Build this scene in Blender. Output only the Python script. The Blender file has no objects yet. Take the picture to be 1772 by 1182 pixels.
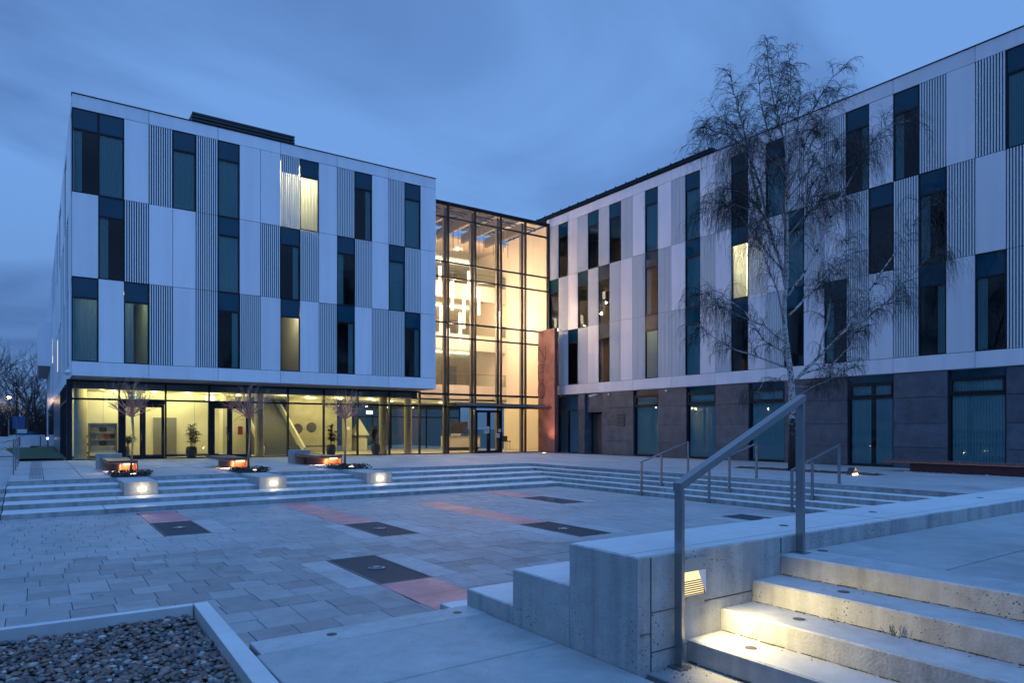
import bpy, bmesh, math, random
import numpy as np
from mathutils import Vector, Matrix
R = math.radians
random.seed(7); RNG = np.random.default_rng(11)
SC = bpy.context.scene
COL = SC.collection

# ------------------------------------------------------------------ camera
cd = bpy.data.cameras.new('camera'); cam = bpy.data.objects.new('camera', cd); COL.objects.link(cam)
cam.location = (0, 0, 1.577); cam.rotation_euler = (R(90), 0, -R(34.897))
cd.sensor_width = 36; cd.sensor_fit = 'HORIZONTAL'; cd.lens = 24.03; cd.shift_y = 0.0855
cd.clip_start = 0.05; cd.clip_end = 6000
SC.camera = cam

# ------------------------------------------------------------------ sky
SUN_AZ, SUN_EL = 188.0, 72.0          # soft afterglow high behind the viewer
w = bpy.data.worlds.new('World'); SC.world = w; w.use_nodes = True
nt = w.node_tree; N = nt.nodes; L = nt.links; N.clear()
def nd(t, **k):
    n = N.new(t)
    for a, b in k.items(): setattr(n, a, b)
    return n
out = nd('ShaderNodeOutputWorld'); bg = nd('ShaderNodeBackground'); bg.inputs['Strength'].default_value = 0.1
L.new(bg.outputs[0], out.inputs[0])
sky = nd('ShaderNodeTexSky'); sky.sky_type = 'NISHITA'; sky.sun_disc = False
sky.sun_elevation = R(-4); sky.sun_rotation = R(SUN_AZ); sky.ozone_density = 3.0
tc = nd('ShaderNodeTexCoord')
sx = nd('ShaderNodeSeparateXYZ'); L.new(tc.outputs['Generated'], sx.inputs[0])
# flatten the direction into cloud-layer coordinates: v / (z + 0.25)
za = nd('ShaderNodeMath', operation='MAXIMUM'); L.new(sx.outputs['Z'], za.inputs[0]); za.inputs[1].default_value = 0.0
zb = nd('ShaderNodeMath', operation='ADD'); L.new(za.outputs[0], zb.inputs[0]); zb.inputs[1].default_value = 0.28
dv = nd('ShaderNodeVectorMath', operation='DIVIDE'); L.new(tc.outputs['Generated'], dv.inputs[0])
cb = nd('ShaderNodeCombineXYZ')
for i in range(3): L.new(zb.outputs[0], cb.inputs[i])
L.new(cb.outputs[0], dv.inputs[1])
mp = nd('ShaderNodeMapping'); mp.inputs['Rotation'].default_value = (0, 0, R(-20)); mp.inputs['Location'].default_value = (1.3, 0.4, 0)
mp.inputs['Scale'].default_value = (0.55, 0.9, 1)
L.new(dv.outputs[0], mp.inputs[0])
no = nd('ShaderNodeTexNoise'); no.inputs['Scale'].default_value = 1.7; no.inputs['Detail'].default_value = 7; no.inputs['Roughness'].default_value = 0.5; no.inputs['Distortion'].default_value = 0.5
L.new(mp.outputs[0], no.inputs[0])
cr = nd('ShaderNodeValToRGB'); L.new(no.outputs[0], cr.inputs[0])
cr.color_ramp.elements[0].position = 0.39; cr.color_ramp.elements[0].color = (0.56, 1.22, 2.95, 1)
cr.color_ramp.elements[1].position = 0.60; cr.color_ramp.elements[1].color = (1.02, 2.18, 4.65, 1)
# low sky a little duller, as under a cloud deck at dusk
hz = nd('ShaderNodeMapRange'); L.new(sx.outputs['Z'], hz.inputs[0])
hz.inputs['From Min'].default_value = -0.02; hz.inputs['From Max'].default_value = 0.30; hz.inputs['To Min'].default_value = 0.70; hz.inputs['To Max'].default_value = 1.0
m1 = nd('ShaderNodeVectorMath', operation='SCALE'); L.new(cr.outputs[0], m1.inputs[0]); L.new(hz.outputs[0], m1.inputs['Scale'])
m2 = nd('ShaderNodeVectorMath', operation='MULTIPLY'); L.new(sky.outputs[0], m2.inputs[0]); m2.inputs[1].default_value = (0.30, 0.38, 0.50)
mx = nd('ShaderNodeMix', data_type='RGBA'); mx.inputs[0].default_value = 0.12
L.new(m1.outputs[0], mx.inputs[6]); L.new(m2.outputs[0], mx.inputs[7]); L.new(mx.outputs[2], bg.inputs[0])

# ------------------------------------------------------------------ sun (below thick cloud: very soft)
sl = bpy.data.lights.new('sun', 'SUN'); sun = bpy.data.objects.new('sun', sl); COL.objects.link(sun)
sl.energy = 1.5; sl.angle = R(75); sl.color = (0.17, 0.44, 1.0)
sdir = -Vector((math.cos(R(SUN_EL))*math.sin(R(SUN_AZ)), math.cos(R(SUN_EL))*math.cos(R(SUN_AZ)), math.sin(R(SUN_EL))))
sun.rotation_euler = sdir.to_track_quat('-Z', 'Y').to_euler(); sun.location = (0, -20, 40)

SC.view_settings.view_transform = 'Standard'; SC.view_settings.look = 'None'
SC.view_settings.exposure = 0.9; SC.view_settings.gamma = 1; SC.view_settings.use_curve_mapping = False
SC.render.engine = 'CYCLES'
cy = SC.cycles; cy.use_denoising = True; cy.max_bounces = 7; cy.diffuse_bounces = 3; cy.glossy_bounces = 4
cy.transparent_max_bounces = 16; cy.transmission_bounces = 4; cy.caustics_reflective = False; cy.caustics_refractive = False
cy.sample_clamp_indirect = 4.0; cy.use_light_tree = True

# ------------------------------------------------------------------ materials
def mat(name):
    m = bpy.data.materials.new(name); m.use_nodes = True
    t = m.node_tree; t.nodes.clear(); o = t.nodes.new('ShaderNodeOutputMaterial')
    return m, t, o
def link(t, a, b): t.links.new(a, b)
def principled(name, col, rough=0.5, metal=0.0, var=0.0, noise=None, bump=None, spec=0.5, pores=None, streaks=None, attr=None, stains=None):
    """noise=(scale, amount) mottling; bump=(scale, strength); var = random value per object; pores=(scale, size)"""
    m, t, o = mat(name); n = t.nodes
    b = n.new('ShaderNodeBsdfPrincipled'); link(t, b.outputs[0], o.inputs[0])
    b.inputs['Roughness'].default_value = rough; b.inputs['Metallic'].default_value = metal
    b.inputs['Specular IOR Level'].default_value = spec
    geo = n.new('ShaderNodeNewGeometry')
    val = n.new('ShaderNodeValue'); val.outputs[0].default_value = 1.0; cur = val.outputs[0]
    def mul(a, bb):
        q = n.new('ShaderNodeMath'); q.operation = 'MULTIPLY'; link(t, a, q.inputs[0]); link(t, bb, q.inputs[1]); return q.outputs[0]
    def rng(src, a0, a1, b0, b1):
        q = n.new('ShaderNodeMapRange'); link(t, src, q.inputs[0])
        for k, v_ in zip(('From Min', 'From Max', 'To Min', 'To Max'), (a0, a1, b0, b1)): q.inputs[k].default_value = v_
        return q.outputs[0]
    if var:
        oi = n.new('ShaderNodeObjectInfo'); cur = mul(cur, rng(oi.outputs['Random'], 0, 1, 1-var, 1+var))
    if noise:
        for sc, am in (noise if isinstance(noise, list) else [noise]):
            z = n.new('ShaderNodeTexNoise'); z.inputs['Scale'].default_value = sc; z.inputs['Detail'].default_value = 6; z.inputs['Roughness'].default_value = 0.6
            link(t, geo.outputs['Position'], z.inputs['Vector']); cur = mul(cur, rng(z.outputs[0], 0.3, 0.7, 1-am, 1+am))
    if streaks:
        sc, am = streaks
        mpn = n.new('ShaderNodeMapping'); mpn.inputs['Scale'].default_value = (sc, sc, sc*0.06); link(t, geo.outputs['Position'], mpn.inputs[0])
        z = n.new('ShaderNodeTexNoise'); z.inputs['Scale'].default_value = 1; z.inputs['Detail'].default_value = 4; link(t, mpn.outputs[0], z.inputs['Vector'])
        cur = mul(cur, rng(z.outputs[0], 0.35, 0.6, 1-am, 1+am*0.3))
    if stains:
        for sc, lo, hi, am in stains:
            z = n.new('ShaderNodeTexNoise'); z.inputs['Scale'].default_value = sc; z.inputs['Detail'].default_value = 7; z.inputs['Roughness'].default_value = 0.65; z.inputs['Distortion'].default_value = 0.6
            link(t, geo.outputs['Position'], z.inputs['Vector']); cur = mul(cur, rng(z.outputs[0], lo, hi, 1.0, 1-am))
    for sc, size in (pores if isinstance(pores, list) else [pores] if pores else []):
        z = n.new('ShaderNodeTexVoronoi'); z.inputs['Scale'].default_value = sc; link(t, geo.outputs['Position'], z.inputs['Vector'])
        z2 = n.new('ShaderNodeTexNoise'); z2.inputs['Scale'].default_value = 2.3; link(t, geo.outputs['Position'], z2.inputs['Vector'])
        th = rng(z2.outputs[0], 0.35, 0.7, 0.0, size)
        q = n.new('ShaderNodeMath'); q.operation = 'LESS_THAN'; link(t, z.outputs['Distance'], q.inputs[0]); link(t, th, q.inputs[1])
        cur = mul(cur, rng(q.outputs[0], 0, 1, 1.0, 0.28))
    mixn = n.new('ShaderNodeVectorMath'); mixn.operation = 'SCALE'
    if attr:
        at = n.new('ShaderNodeAttribute'); at.attribute_name = attr; link(t, at.outputs['Color'], mixn.inputs[0])
    else:
        mixn.inputs[0].default_value = col[:3]
    link(t, cur, mixn.inputs['Scale']); link(t, mixn.outputs[0], b.inputs['Base Color'])
    if bump:
        z = n.new('ShaderNodeTexNoise'); z.inputs['Scale'].default_value = bump[0]; z.inputs['Detail'].default_value = 5
        link(t, geo.outputs['Position'], z.inputs['Vector'])
        bp = n.new('ShaderNodeBump'); bp.inputs['Strength'].default_value = bump[1]; bp.inputs['Distance'].default_value = 0.02
        link(t, z.outputs[0], bp.inputs['Height']); link(t, bp.outputs[0], b.inputs['Normal'])
    return m
def emissive(name, col, s):
    m, t, o = mat(name); e = t.nodes.new('ShaderNodeEmission'); e.inputs[0].default_value = (*col, 1); e.inputs[1].default_value = s
    link(t, e.outputs[0], o.inputs[0]); return m
def glass(name, tint, refl=1.0, rough=0.0, gcol=(1, 1, 1), ior=1.5, wave=0.0):
    """thin pane: tinted see-through with a Fresnel mirror on top"""
    m, t, o = mat(name); n = t.nodes
    tr = n.new('ShaderNodeBsdfTransparent'); tr.inputs[0].default_value = (*tint, 1)
    gl = n.new('ShaderNodeBsdfGlossy'); gl.inputs[0].default_value = (*gcol, 1); gl.inputs['Roughness'].default_value = rough
    fr = n.new('ShaderNodeFresnel'); fr.inputs[0].default_value = ior
    q = n.new('ShaderNodeMath'); q.operation = 'MULTIPLY'; q.use_clamp = True; q.inputs[1].default_value = refl; link(t, fr.outputs[0], q.inputs[0])
    mxx = n.new('ShaderNodeMixShader'); link(t, q.outputs[0], mxx.inputs[0]); link(t, tr.outputs[0], mxx.inputs[1]); link(t, gl.outputs[0], mxx.inputs[2])
    link(t, mxx.outputs[0], o.inputs[0])
    if wave:
        geo = n.new('ShaderNodeNewGeometry'); z = n.new('ShaderNodeTexNoise'); z.inputs['Scale'].default_value = 0.6; link(t, geo.outputs['Position'], z.inputs['Vector'])
        bp = n.new('ShaderNodeBump'); bp.inputs['Strength'].default_value = wave; bp.inputs['Distance'].default_value = 0.02
        link(t, z.outputs[0], bp.inputs['Height']); link(t, bp.outputs[0], gl.inputs['Normal'])
    return m
M = {}
M['panel'] = principled('white_panel', (0.79, 0.765, 0.80), 0.30, var=0.06, noise=(0.35, 0.03), spec=0.5, streaks=(2.5, 0.05))
M['slat'] = principled('white_slat', (0.76, 0.77, 0.79), 0.4)
M['dark'] = principled('dark_backing', (0.012, 0.014, 0.018), 0.6)
M['frame'] = principled('dark_frame', (0.018, 0.021, 0.026), 0.5, spec=0.2)
M['spandrel'] = principled('spandrel_glass', (0.003, 0.050, 0.085), 0.04, spec=0.5, bump=(0.8, 0.05), noise=(0.5, 0.15))
M['winglass'] = glass('window_glass', (0.62, 0.95, 1.0), 1.0, wave=0.12)
M['litglass'] = glass('lit_window_glass', (0.88, 0.90, 0.84), 0.9)
M['curtain'] = glass('curtain_wall_glass', (0.90, 0.92, 0.88), 1.1, wave=0.06)
M['lobbyglass'] = glass('lobby_glass', (0.84, 0.86, 0.74), 1.1, wave=0.06)
M['railglass'] = glass('rail_glass', (0.86, 0.92, 0.88), 1.0)
M['blind'] = principled('blind_fabric', (0.72, 0.77, 0.75), 0.8)
def blind_cloth():
    m, t, o = mat('blind_cloth'); n = t.nodes
    d = n.new('ShaderNodeBsdfDiffuse'); d.inputs[0].default_value = (0.86, 0.90, 0.90, 1); tl = n.new('ShaderNodeBsdfTranslucent'); tl.inputs[0].default_value = (0.75, 0.74, 0.68, 1)
    x = n.new('ShaderNodeMixShader'); x.inputs[0].default_value = 0.25; link(t, d.outputs[0], x.inputs[1]); link(t, tl.outputs[0], x.inputs[2]); link(t, x.outputs[0], o.inputs[0]); return m
M['blind'] = blind_cloth()
M['greyroom'] = principled('room_grey', (0.20, 0.20, 0.21), 0.8)
M['soffit'] = principled('soffit', (0.20, 0.20, 0.22), 0.6)
M['stone'] = principled('dark_stone', (0.086, 0.100, 0.132), 0.55, var=0.13, noise=[(1.6, 0.28), (9.0, 0.14)], bump=(30, 0.12))
#M['concrete_old'] = principled('concrete', (0.40, 0.40, 0.385), 0.75, var=0.05, noise=[(1.3, 0.16), (11.0, 0.08)], bump=(60, 0.12), pores=(34, 0.16), streaks=(7.0, 0.12))
#M['concretetop_old'] = principled('concrete_slab', (0.44, 0.445, 0.45), 0.72, var=0.05, noise=[(0.8, 0.15), (7.0, 0.08), (60, 0.05)], bump=(80, 0.08), pores=(9, 0.045))
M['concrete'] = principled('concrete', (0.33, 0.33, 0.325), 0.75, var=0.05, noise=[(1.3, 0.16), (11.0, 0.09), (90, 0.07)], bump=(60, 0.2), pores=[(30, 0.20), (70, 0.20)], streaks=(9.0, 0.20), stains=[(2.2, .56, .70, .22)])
M['captop'] = principled('trowelled_lit_concrete', (0.43, 0.435, 0.44), 0.6, noise=[(0.9, 0.10), (9.0, 0.05), (90, 0.05)], bump=(80, 0.1), pores=[(16, 0.07)], stains=[(1.5, .58, .72, .18)])  # trowelled finish, with the brighter light on top faces put into its tone
M['concretetop'] = principled('concrete_slab', (0.255, 0.26, 0.262), 0.68, var=0.06, noise=[(0.8, 0.15), (7.0, 0.09), (70, 0.08)], bump=(80, 0.12), pores=[(12, 0.08), (40, 0.07)], stains=[(1.2, .55, .70, .20), (5.0, .62, .75, .25)])
M['paver'] = principled('paver', (0.212, 0.210, 0.214), 0.66, var=0.21, noise=[(0.7, 0.16), (6.0, 0.10), (60, 0.09)], bump=(60, 0.15), stains=[(0.9, .56, .72, .28), (3.4, .60, .74, .40)])
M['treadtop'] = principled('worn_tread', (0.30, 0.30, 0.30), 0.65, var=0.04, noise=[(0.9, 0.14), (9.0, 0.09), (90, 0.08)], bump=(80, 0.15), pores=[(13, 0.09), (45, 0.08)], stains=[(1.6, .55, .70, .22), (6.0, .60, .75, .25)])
M['dirt'] = principled('dirt_and_moss', (0.06, 0.055, 0.03), 0.95, noise=(30, 0.4))
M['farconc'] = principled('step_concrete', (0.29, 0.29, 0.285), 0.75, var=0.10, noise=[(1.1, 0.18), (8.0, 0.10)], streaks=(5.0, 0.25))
M['slab'] = principled('terrace_slab', (0.285, 0.285, 0.29), 0.62, var=0.09, noise=[(0.5, 0.14), (5.0, 0.08)], stains=[(0.8, .55, .7, .2)])
#M['paver_old'] = principled('paver', (0.235, 0.24, 0.25), 0.66, var=0.13, noise=[(0.7, 0.16), (6.0, 0.10), (45, 0.06)], bump=(50, 0.1))
M['lightpaver'] = principled('light_paver', (0.29, 0.295, 0.30), 0.66, var=0.09, noise=[(1.0, 0.12), (9, 0.08), (60, .07)], stains=[(2.0, .58, .72, .2)])
M['pink'] = principled('red_slab', (0.40, 0.165, 0.18), 0.55, var=0.06, noise=[(1.4, 0.28), (9, 0.14), (50, .08)], stains=[(2.5, .55, .7, .3)])
M['joint'] = principled('joint_sand', (0.05, 0.05, 0.05), 0.9)
M['grate'] = principled('grate_metal', (0.07, 0.085, 0.10), 0.6)
M['steel'] = principled('brushed_steel', (0.27, 0.275, 0.285), 0.27, metal=0.8, noise=(40, 0.06))
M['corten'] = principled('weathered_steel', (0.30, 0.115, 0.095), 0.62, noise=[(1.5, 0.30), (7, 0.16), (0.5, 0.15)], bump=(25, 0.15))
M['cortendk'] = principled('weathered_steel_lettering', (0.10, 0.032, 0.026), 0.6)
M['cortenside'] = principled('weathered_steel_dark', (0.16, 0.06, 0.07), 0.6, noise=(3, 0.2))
M['benchtop'] = principled('bench_top', (0.085, 0.06, 0.055), 0.5, noise=(12, 0.2))
M['benchred'] = principled('bench_red', (0.40, 0.145, 0.085), 0.5, noise=(6, 0.2))
M['soil'] = principled('soil', (0.035, 0.026, 0.02), 0.95, noise=(14, 0.4), bump=(20, 0.8))
M['pebble'] = principled('pebble', (1, 1, 1), 0.55, attr='col', noise=(40, 0.18))
M['whitegravel'] = principled('white_gravel', (0.62, 0.58, 0.52), 0.8, noise=(30, 0.25))
M['grass'] = principled('lawn_grass', (0.035, 0.06, 0.02), 0.9, noise=[(3, 0.3), (30, 0.3)], bump=(40, 0.6))
M['ground'] = principled('ground', (0.06, 0.065, 0.06), 0.9, noise=(0.2, 0.2))
M['twig'] = principled('birch_twig', (0.034, 0.024, 0.023), 0.8)
M['limb'] = principled('birch_limb', (0.34, 0.29, 0.28), 0.8, noise=[(6, 0.35), (20, 0.25)])
M['redtwig'] = principled('maple_twig', (0.34, 0.19, 0.15), 0.75)
M['bark'] = principled('young_bark', (0.22, 0.17, 0.10), 0.8, noise=(14, 0.25))
M['fartwig'] = principled('far_twig', (0.018, 0.017, 0.018), 0.9)
M['shrub'] = principled('shrub_leaf', (0.028, 0.026, 0.020), 0.8, noise=(8, 0.4))
M['leaf'] = principled('houseplant_leaf', (0.03, 0.055, 0.022), 0.5, noise=(5, 0.3))
M['pot'] = principled('planter_pot', (0.03, 0.03, 0.034), 0.35)
M['inwall'] = principled('white_wall', (0.72, 0.70, 0.62), 0.7)
M['cream'] = principled('cream_wall', (0.76, 0.67, 0.57), 0.65, var=0.02)
M['infloor'] = principled('lobby_floor', (0.46, 0.42, 0.33), 0.35, noise=(2, 0.1))
M['inconc'] = principled('interior_concrete', (0.40, 0.37, 0.30), 0.7, noise=(2, 0.12))
M['indark'] = principled('interior_dark', (0.05, 0.05, 0.055), 0.6)
M['post'] = principled('steel_post', (0.16, 0.15, 0.15), 0.5)
M['cardblue'] = principled('brochure_blue', (0.10, 0.14, 0.24), 0.5)
M['cardred'] = principled('brochure_red', (0.25, 0.02, 0.02), 0.5)
M['carddk'] = principled('brochure_dark', (0.02, 0.02, 0.03), 0.5)
M['paper'] = principled('paper', (0.75, 0.75, 0.72), 0.7)
M['plastic'] = principled('white_plastic', (0.6, 0.6, 0.62), 0.4)
M['signblue'] = principled('sign_blue', (0.03, 0.09, 0.22), 0.5)
M['carpaint'] = principled('car_paint', (0.45, 0.5, 0.55), 0.25)
M['rubber'] = principled('rubber', (0.012, 0.012, 0.012), 0.8)
M['anchor'] = principled('anchor_cap', (0.03, 0.03, 0.032), 0.5)
M['roofdk'] = principled('roof_louvre', (0.02, 0.022, 0.028), 0.5)
M['downlight'] = emissive('downlight', (1.0, 0.86, 0.42), 5.0)
M['tube'] = emissive('pendant_glow', (1.0, 0.84, 0.58), 6.0)
M['tubelow'] = emissive('pendant_glow_low', (1.0, 0.74, 0.44), 2.0)
M['led'] = emissive('led_strip', (0.90, 1.0, 0.72), 2.2)
M['sidemetal'] = principled('side_metal', (0.10, 0.13, 0.17), 0.3, metal=0.3)
M['roomlamp'] = emissive('room_lamp', (1.0, 0.92, 0.62), 3.0)
M['warm'] = emissive('warm_lamp', (1.0, 0.82, 0.45), 9.0)
M['lens'] = emissive('step_lens', (1.0, 0.80, 0.42), 0.75)
M['warmlow'] = emissive('warm_lens', (1.0, 0.80, 0.45), 3.0)
M['dimwindow'] = emissive('lit_side_window', (1.0, 0.9, 0.7), 0.6)
M['exit'] = emissive('exit_sign', (0.75, 1.0, 0.8), 2.0)
M['street'] = emissive('street_lamp_glow', (1.0, 0.62, 0.25), 60.0)
def birch_bark():
    m, t, o = mat('birch_bark'); n = t.nodes
    b = n.new('ShaderNodeBsdfPrincipled'); link(t, b.outputs[0], o.inputs[0]); b.inputs['Roughness'].default_value = 0.75
    g = n.new('ShaderNodeNewGeometry'); s = n.new('ShaderNodeSeparateXYZ'); link(t, g.outputs['Position'], s.inputs[0])
    mpn = n.new('ShaderNodeMapping'); mpn.inputs['Scale'].default_value = (6, 6, 9); link(t, g.outputs['Position'], mpn.inputs[0])
    z = n.new('ShaderNodeTexNoise'); z.inputs['Scale'].default_value = 1.0; z.inputs['Detail'].default_value = 5; z.inputs['Roughness'].default_value = 0.65; z.inputs['Distortion'].default_value = 1.2; link(t, mpn.outputs[0], z.inputs['Vector'])
    # dark furrowed bark at the foot, white above
    h = n.new('ShaderNodeMapRange'); link(t, s.outputs['Z'], h.inputs[0])
    for k, v_ in zip(('From Min', 'From Max', 'To Min', 'To Max'), (0.0, 2.6, 0.34, -0.03)): h.inputs[k].default_value = v_
    a = n.new('ShaderNodeMath'); a.operation = 'SUBTRACT'; link(t, z.outputs[0], a.inputs[0]); link(t, h.outputs[0], a.inputs[1])
    r = n.new('ShaderNodeValToRGB'); link(t, a.outputs[0], r.inputs[0])
    r.color_ramp.elements[0].position = 0.45; r.color_ramp.elements[0].color = (0.02, 0.017, 0.016, 1)
    r.color_ramp.elements[1].position = 0.52; r.color_ramp.elements[1].color = (0.50, 0.45, 0.43, 1)
    link(t, r.outputs[0], b.inputs['Base Color']); return m
M['birch'] = birch_bark()

# ------------------------------------------------------------------ mesh helpers
class MB:
    def __init__(self): self.v = []; self.f = []; self.mi = []; self.cur = 0
    def add(self, vs, fs):
        o = len(self.v); self.v += [tuple(p) for p in vs]
        self.f += [tuple(i+o for i in q) for q in fs]; self.mi += [self.cur]*len(fs); return self
    def box(self, x0, x1, y0, y1, z0, z1):
        return self.add([(x0,y0,z0),(x1,y0,z0),(x1,y1,z0),(x0,y1,z0),(x0,y0,z1),(x1,y0,z1),(x1,y1,z1),(x0,y1,z1)],
                        [(0,3,2,1),(4,5,6,7),(0,1,5,4),(1,2,6,5),(2,3,7,6),(3,0,4,7)])
    def cbox(self, x0, x1, y0, y1, z0, z1, c=0.01):
        """box with chamfered upper edges"""
        vs = [(x0,y0,z0),(x1,y0,z0),(x1,y1,z0),(x0,y1,z0),(x0,y0,z1-c),(x1,y0,z1-c),(x1,y1,z1-c),(x0,y1,z1-c),
              (x0+c,y0+c,z1),(x1-c,y0+c,z1),(x1-c,y1-c,z1),(x0+c,y1-c,z1)]
        return self.add(vs, [(0,3,2,1),(0,1,5,4),(1,2,6,5),(2,3,7,6),(3,0,4,7),(4,5,9,8),(5,6,10,9),(6,7,11,10),(7,4,8,11),(8,9,10,11)])
    def prism(self, poly, z0, z1):
        n = len(poly); vs = [(x,y,z0) for x,y in poly]+[(x,y,z1) for x,y in poly]
        return self.add(vs, [tuple(range(n-1,-1,-1)), tuple(range(n,2*n))]+[(i,(i+1)%n,n+(i+1)%n,n+i) for i in range(n)])
    def cyl(self, x, y, z0, z1, r0, r1=None, k=16):
        r1 = r0 if r1 is None else r1
        return self.lathe(x, y, [(r0,z0),(r1,z1)], k)
    def lathe(self, x, y, prof, k=16, cap=True):
        vs = []; fs = []
        for r, z in prof:
            vs += [(x+r*math.cos(2*math.pi*i/k), y+r*math.sin(2*math.pi*i/k), z) for i in range(k)]
        for j in range(len(prof)-1):
            fs += [(j*k+i, j*k+(i+1)%k, (j+1)*k+(i+1)%k, (j+1)*k+i) for i in range(k)]
        if cap: fs += [tuple(range(k-1,-1,-1)), tuple(range((len(prof)-1)*k, len(prof)*k))]
        return self.add(vs, fs)
    def tube(self, pts, rad, k=6):
        pts = [Vector(p) for p in pts]; n = len(pts); vs = []; fs = []
        for i, p in enumerate(pts):
            d = (pts[min(i+1,n-1)]-pts[max(i-1,0)]); d = d.normalized() if d.length > 1e-9 else Vector((0,0,1))
            a = d.cross(Vector((0.31,0.95,0.05)) if abs(d.y) < 0.9 else Vector((1,0,0))).normalized(); b = d.cross(a)
            r = rad[i] if hasattr(rad, '__len__') else rad
            vs += [p+(a*math.cos(2*math.pi*j/k)+b*math.sin(2*math.pi*j/k))*r for j in range(k)]
        for i in range(n-1): fs += [(i*k+j, i*k+(j+1)%k, (i+1)*k+(j+1)%k, (i+1)*k+j) for j in range(k)]
        fs += [tuple(range(k-1,-1,-1)), tuple(range((n-1)*k, n*k))]
        return self.add(vs, fs)
    def bar(self, p, q, w, h):
        """rectangular bar from p to q, width w (sideways) and height h (upwards)"""
        p = Vector(p); q = Vector(q); d = (q-p).normalized(); s = d.cross(Vector((0,0,1)))
        s = s.normalized() if s.length > 1e-6 else Vector((1,0,0)); u = s.cross(d)
        vs = [c+s*a*w/2+u*b*h/2 for c in (p,q) for a, b in ((-1,-1),(1,-1),(1,1),(-1,1))]
        return self.add(vs, [(0,1,2,3),(7,6,5,4),(0,4,5,1),(1,5,6,2),(2,6,7,3),(3,7,4,0)])
    def mesh(self, name, mats, smooth=False):
        me = bpy.data.meshes.new(name); me.from_pydata(self.v, [], self.f)
        for m in (mats if isinstance(mats, (list,tuple)) else [mats]): me.materials.append(M[m] if isinstance(m, str) else m)
        if any(self.mi): me.polygons.foreach_set('material_index', self.mi)
        if smooth: me.polygons.foreach_set('use_smooth', [True]*len(me.polygons))
        me.update(); return me
    def build(self, name, mats, parent=None, **k):
        return put(name, self.mesh(name, mats, k.pop('smooth', False)), parent, **k)
def put(name, me, parent=None, loc=(0,0,0), rot=(0,0,0), label=None, cat=None, group=None, kind=None):
    o = bpy.data.objects.new(name, me); COL.objects.link(o); o.location = loc; o.rotation_euler = rot
    if parent is not None: o.parent = parent
    return tag(o, label, cat, group, kind)
def tag(o, label=None, cat=None, group=None, kind=None):
    if label: o['label'] = label
    if cat: o['category'] = cat
    if group: o['group'] = group
    if kind: o['kind'] = kind
    return o
def thing(name, label, cat, loc=(0,0,0), rz=0.0, group=None, kind=None):
    return put(name, None, None, loc, (0,0,rz), label, cat, group, kind)
def copytree(o, parent=None):
    c = o.copy(); COL.objects.link(c)
    if parent is not None: c.parent = parent
    for ch in list(o.children): copytree(ch, c)
    return c
def lamp(name, parent, loc, power, col, r=0.04, spot=None, aim=None):
    l = bpy.data.lights.new(name, 'SPOT' if spot else 'POINT'); l.energy = power; l.color = col; l.shadow_soft_size = r
    if spot: l.spot_size = R(spot); l.spot_blend = 0.8
    o = bpy.data.objects.new(name, l); COL.objects.link(o); o.location = loc
    if aim is not None: o.rotation_euler = Vector(aim).to_track_quat('-Z', 'Y').to_euler()
    if parent is not None: o.parent = parent
    return o
def B(*a): return MB().box(*a)

# ------------------------------------------------------------------ levels and key lines (metres; x along the left wing, y along the right wing)
PL = -0.663; LAND = 0.117; TOP = 0.685
U0, VL, VG, UR = 1.41, 38.28, 40.83, 31.90
ML, MR = 1.0783, 1.0985
ROWS = [(12.80, 16.78), (8.80, 12.80), (4.79, 8.80)]
SV = [25.35, 24.20, 23.05, 21.95, 20.86]          # edges of the broad steps (facing the viewer)
SU = [18.65, 18.12, 17.68, 17.20, 16.76]          # edges of the narrow steps on the right
RZ = [0, -0.1326, -0.2652, -0.3978, -0.5304]
def zt(u, v):
    fu = min(max((u-1.4)/(31.9-1.4), 0), 1)
    wgt = max(min(max((v-SV[0])/(VG-SV[0]), 0), 1), min(max((u-SU[0])/(UR-1.0-SU[0]), 0), 1))
    return -0.17*fu*wgt
# ================================================================== GROUND, PLAZA, STEPS
MB().add([(-2500,-2500,-0.9),(2500,-2500,-0.9),(2500,2500,-0.9),(-2500,2500,-0.9)], [(0,1,2,3)]).build('ground', 'ground', kind='structure')
# far ground beside the building, level with the terrace
MB().add([(-60,40,-0.14),(-0.72,40,-0.14),(-0.72,60,-0.14),(0.5,140,-0.16),(0.5,400,-0.2),(-200,400,-0.2)], [(0,1,2,3,4,5)]).build('path', 'slab', kind='structure')

plaza = put('plaza', MB().add([(-14,4.9,PL-0.03),(17.5,4.9,PL-0.03),(17.5,21.5,PL-0.03),(-14,21.5,PL-0.03)], [(0,1,2,3)]).mesh('plaza', 'joint'), kind='structure')
GR = [(4.06, 9.17, 4.93, 11.33), (5.90, 13.16, 6.77, 15.36), (2.22, 15.80, 3.12, 18.15), (9.28, 10.80, 10.18, 13.02), (12.93, 15.85, 13.83, 18.05), (14.35, 9.2, 15.2, 11.28)]
PK = [(4.06, 7.3, 4.93, 9.15), (5.90, 15.38, 6.77, 20.76), (2.22, 18.17, 3.12, 20.58), (9.28, 13.04, 10.18, 18.5), (12.93, 18.07, 13.83, 20.6)]
LT = []
for (a, b, c, d) in GR:
    LT += [(a-0.47, b, a-0.012, d), (c+0.012, b, c+0.49, d)]
def blocked(u0, v0, u1, v1):
    return [q for q in GR+PK+LT if q[0] < u1-1e-3 and q[2] > u0+1e-3 and q[1] < v1-1e-3 and q[3] > v0+1e-3]
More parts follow.
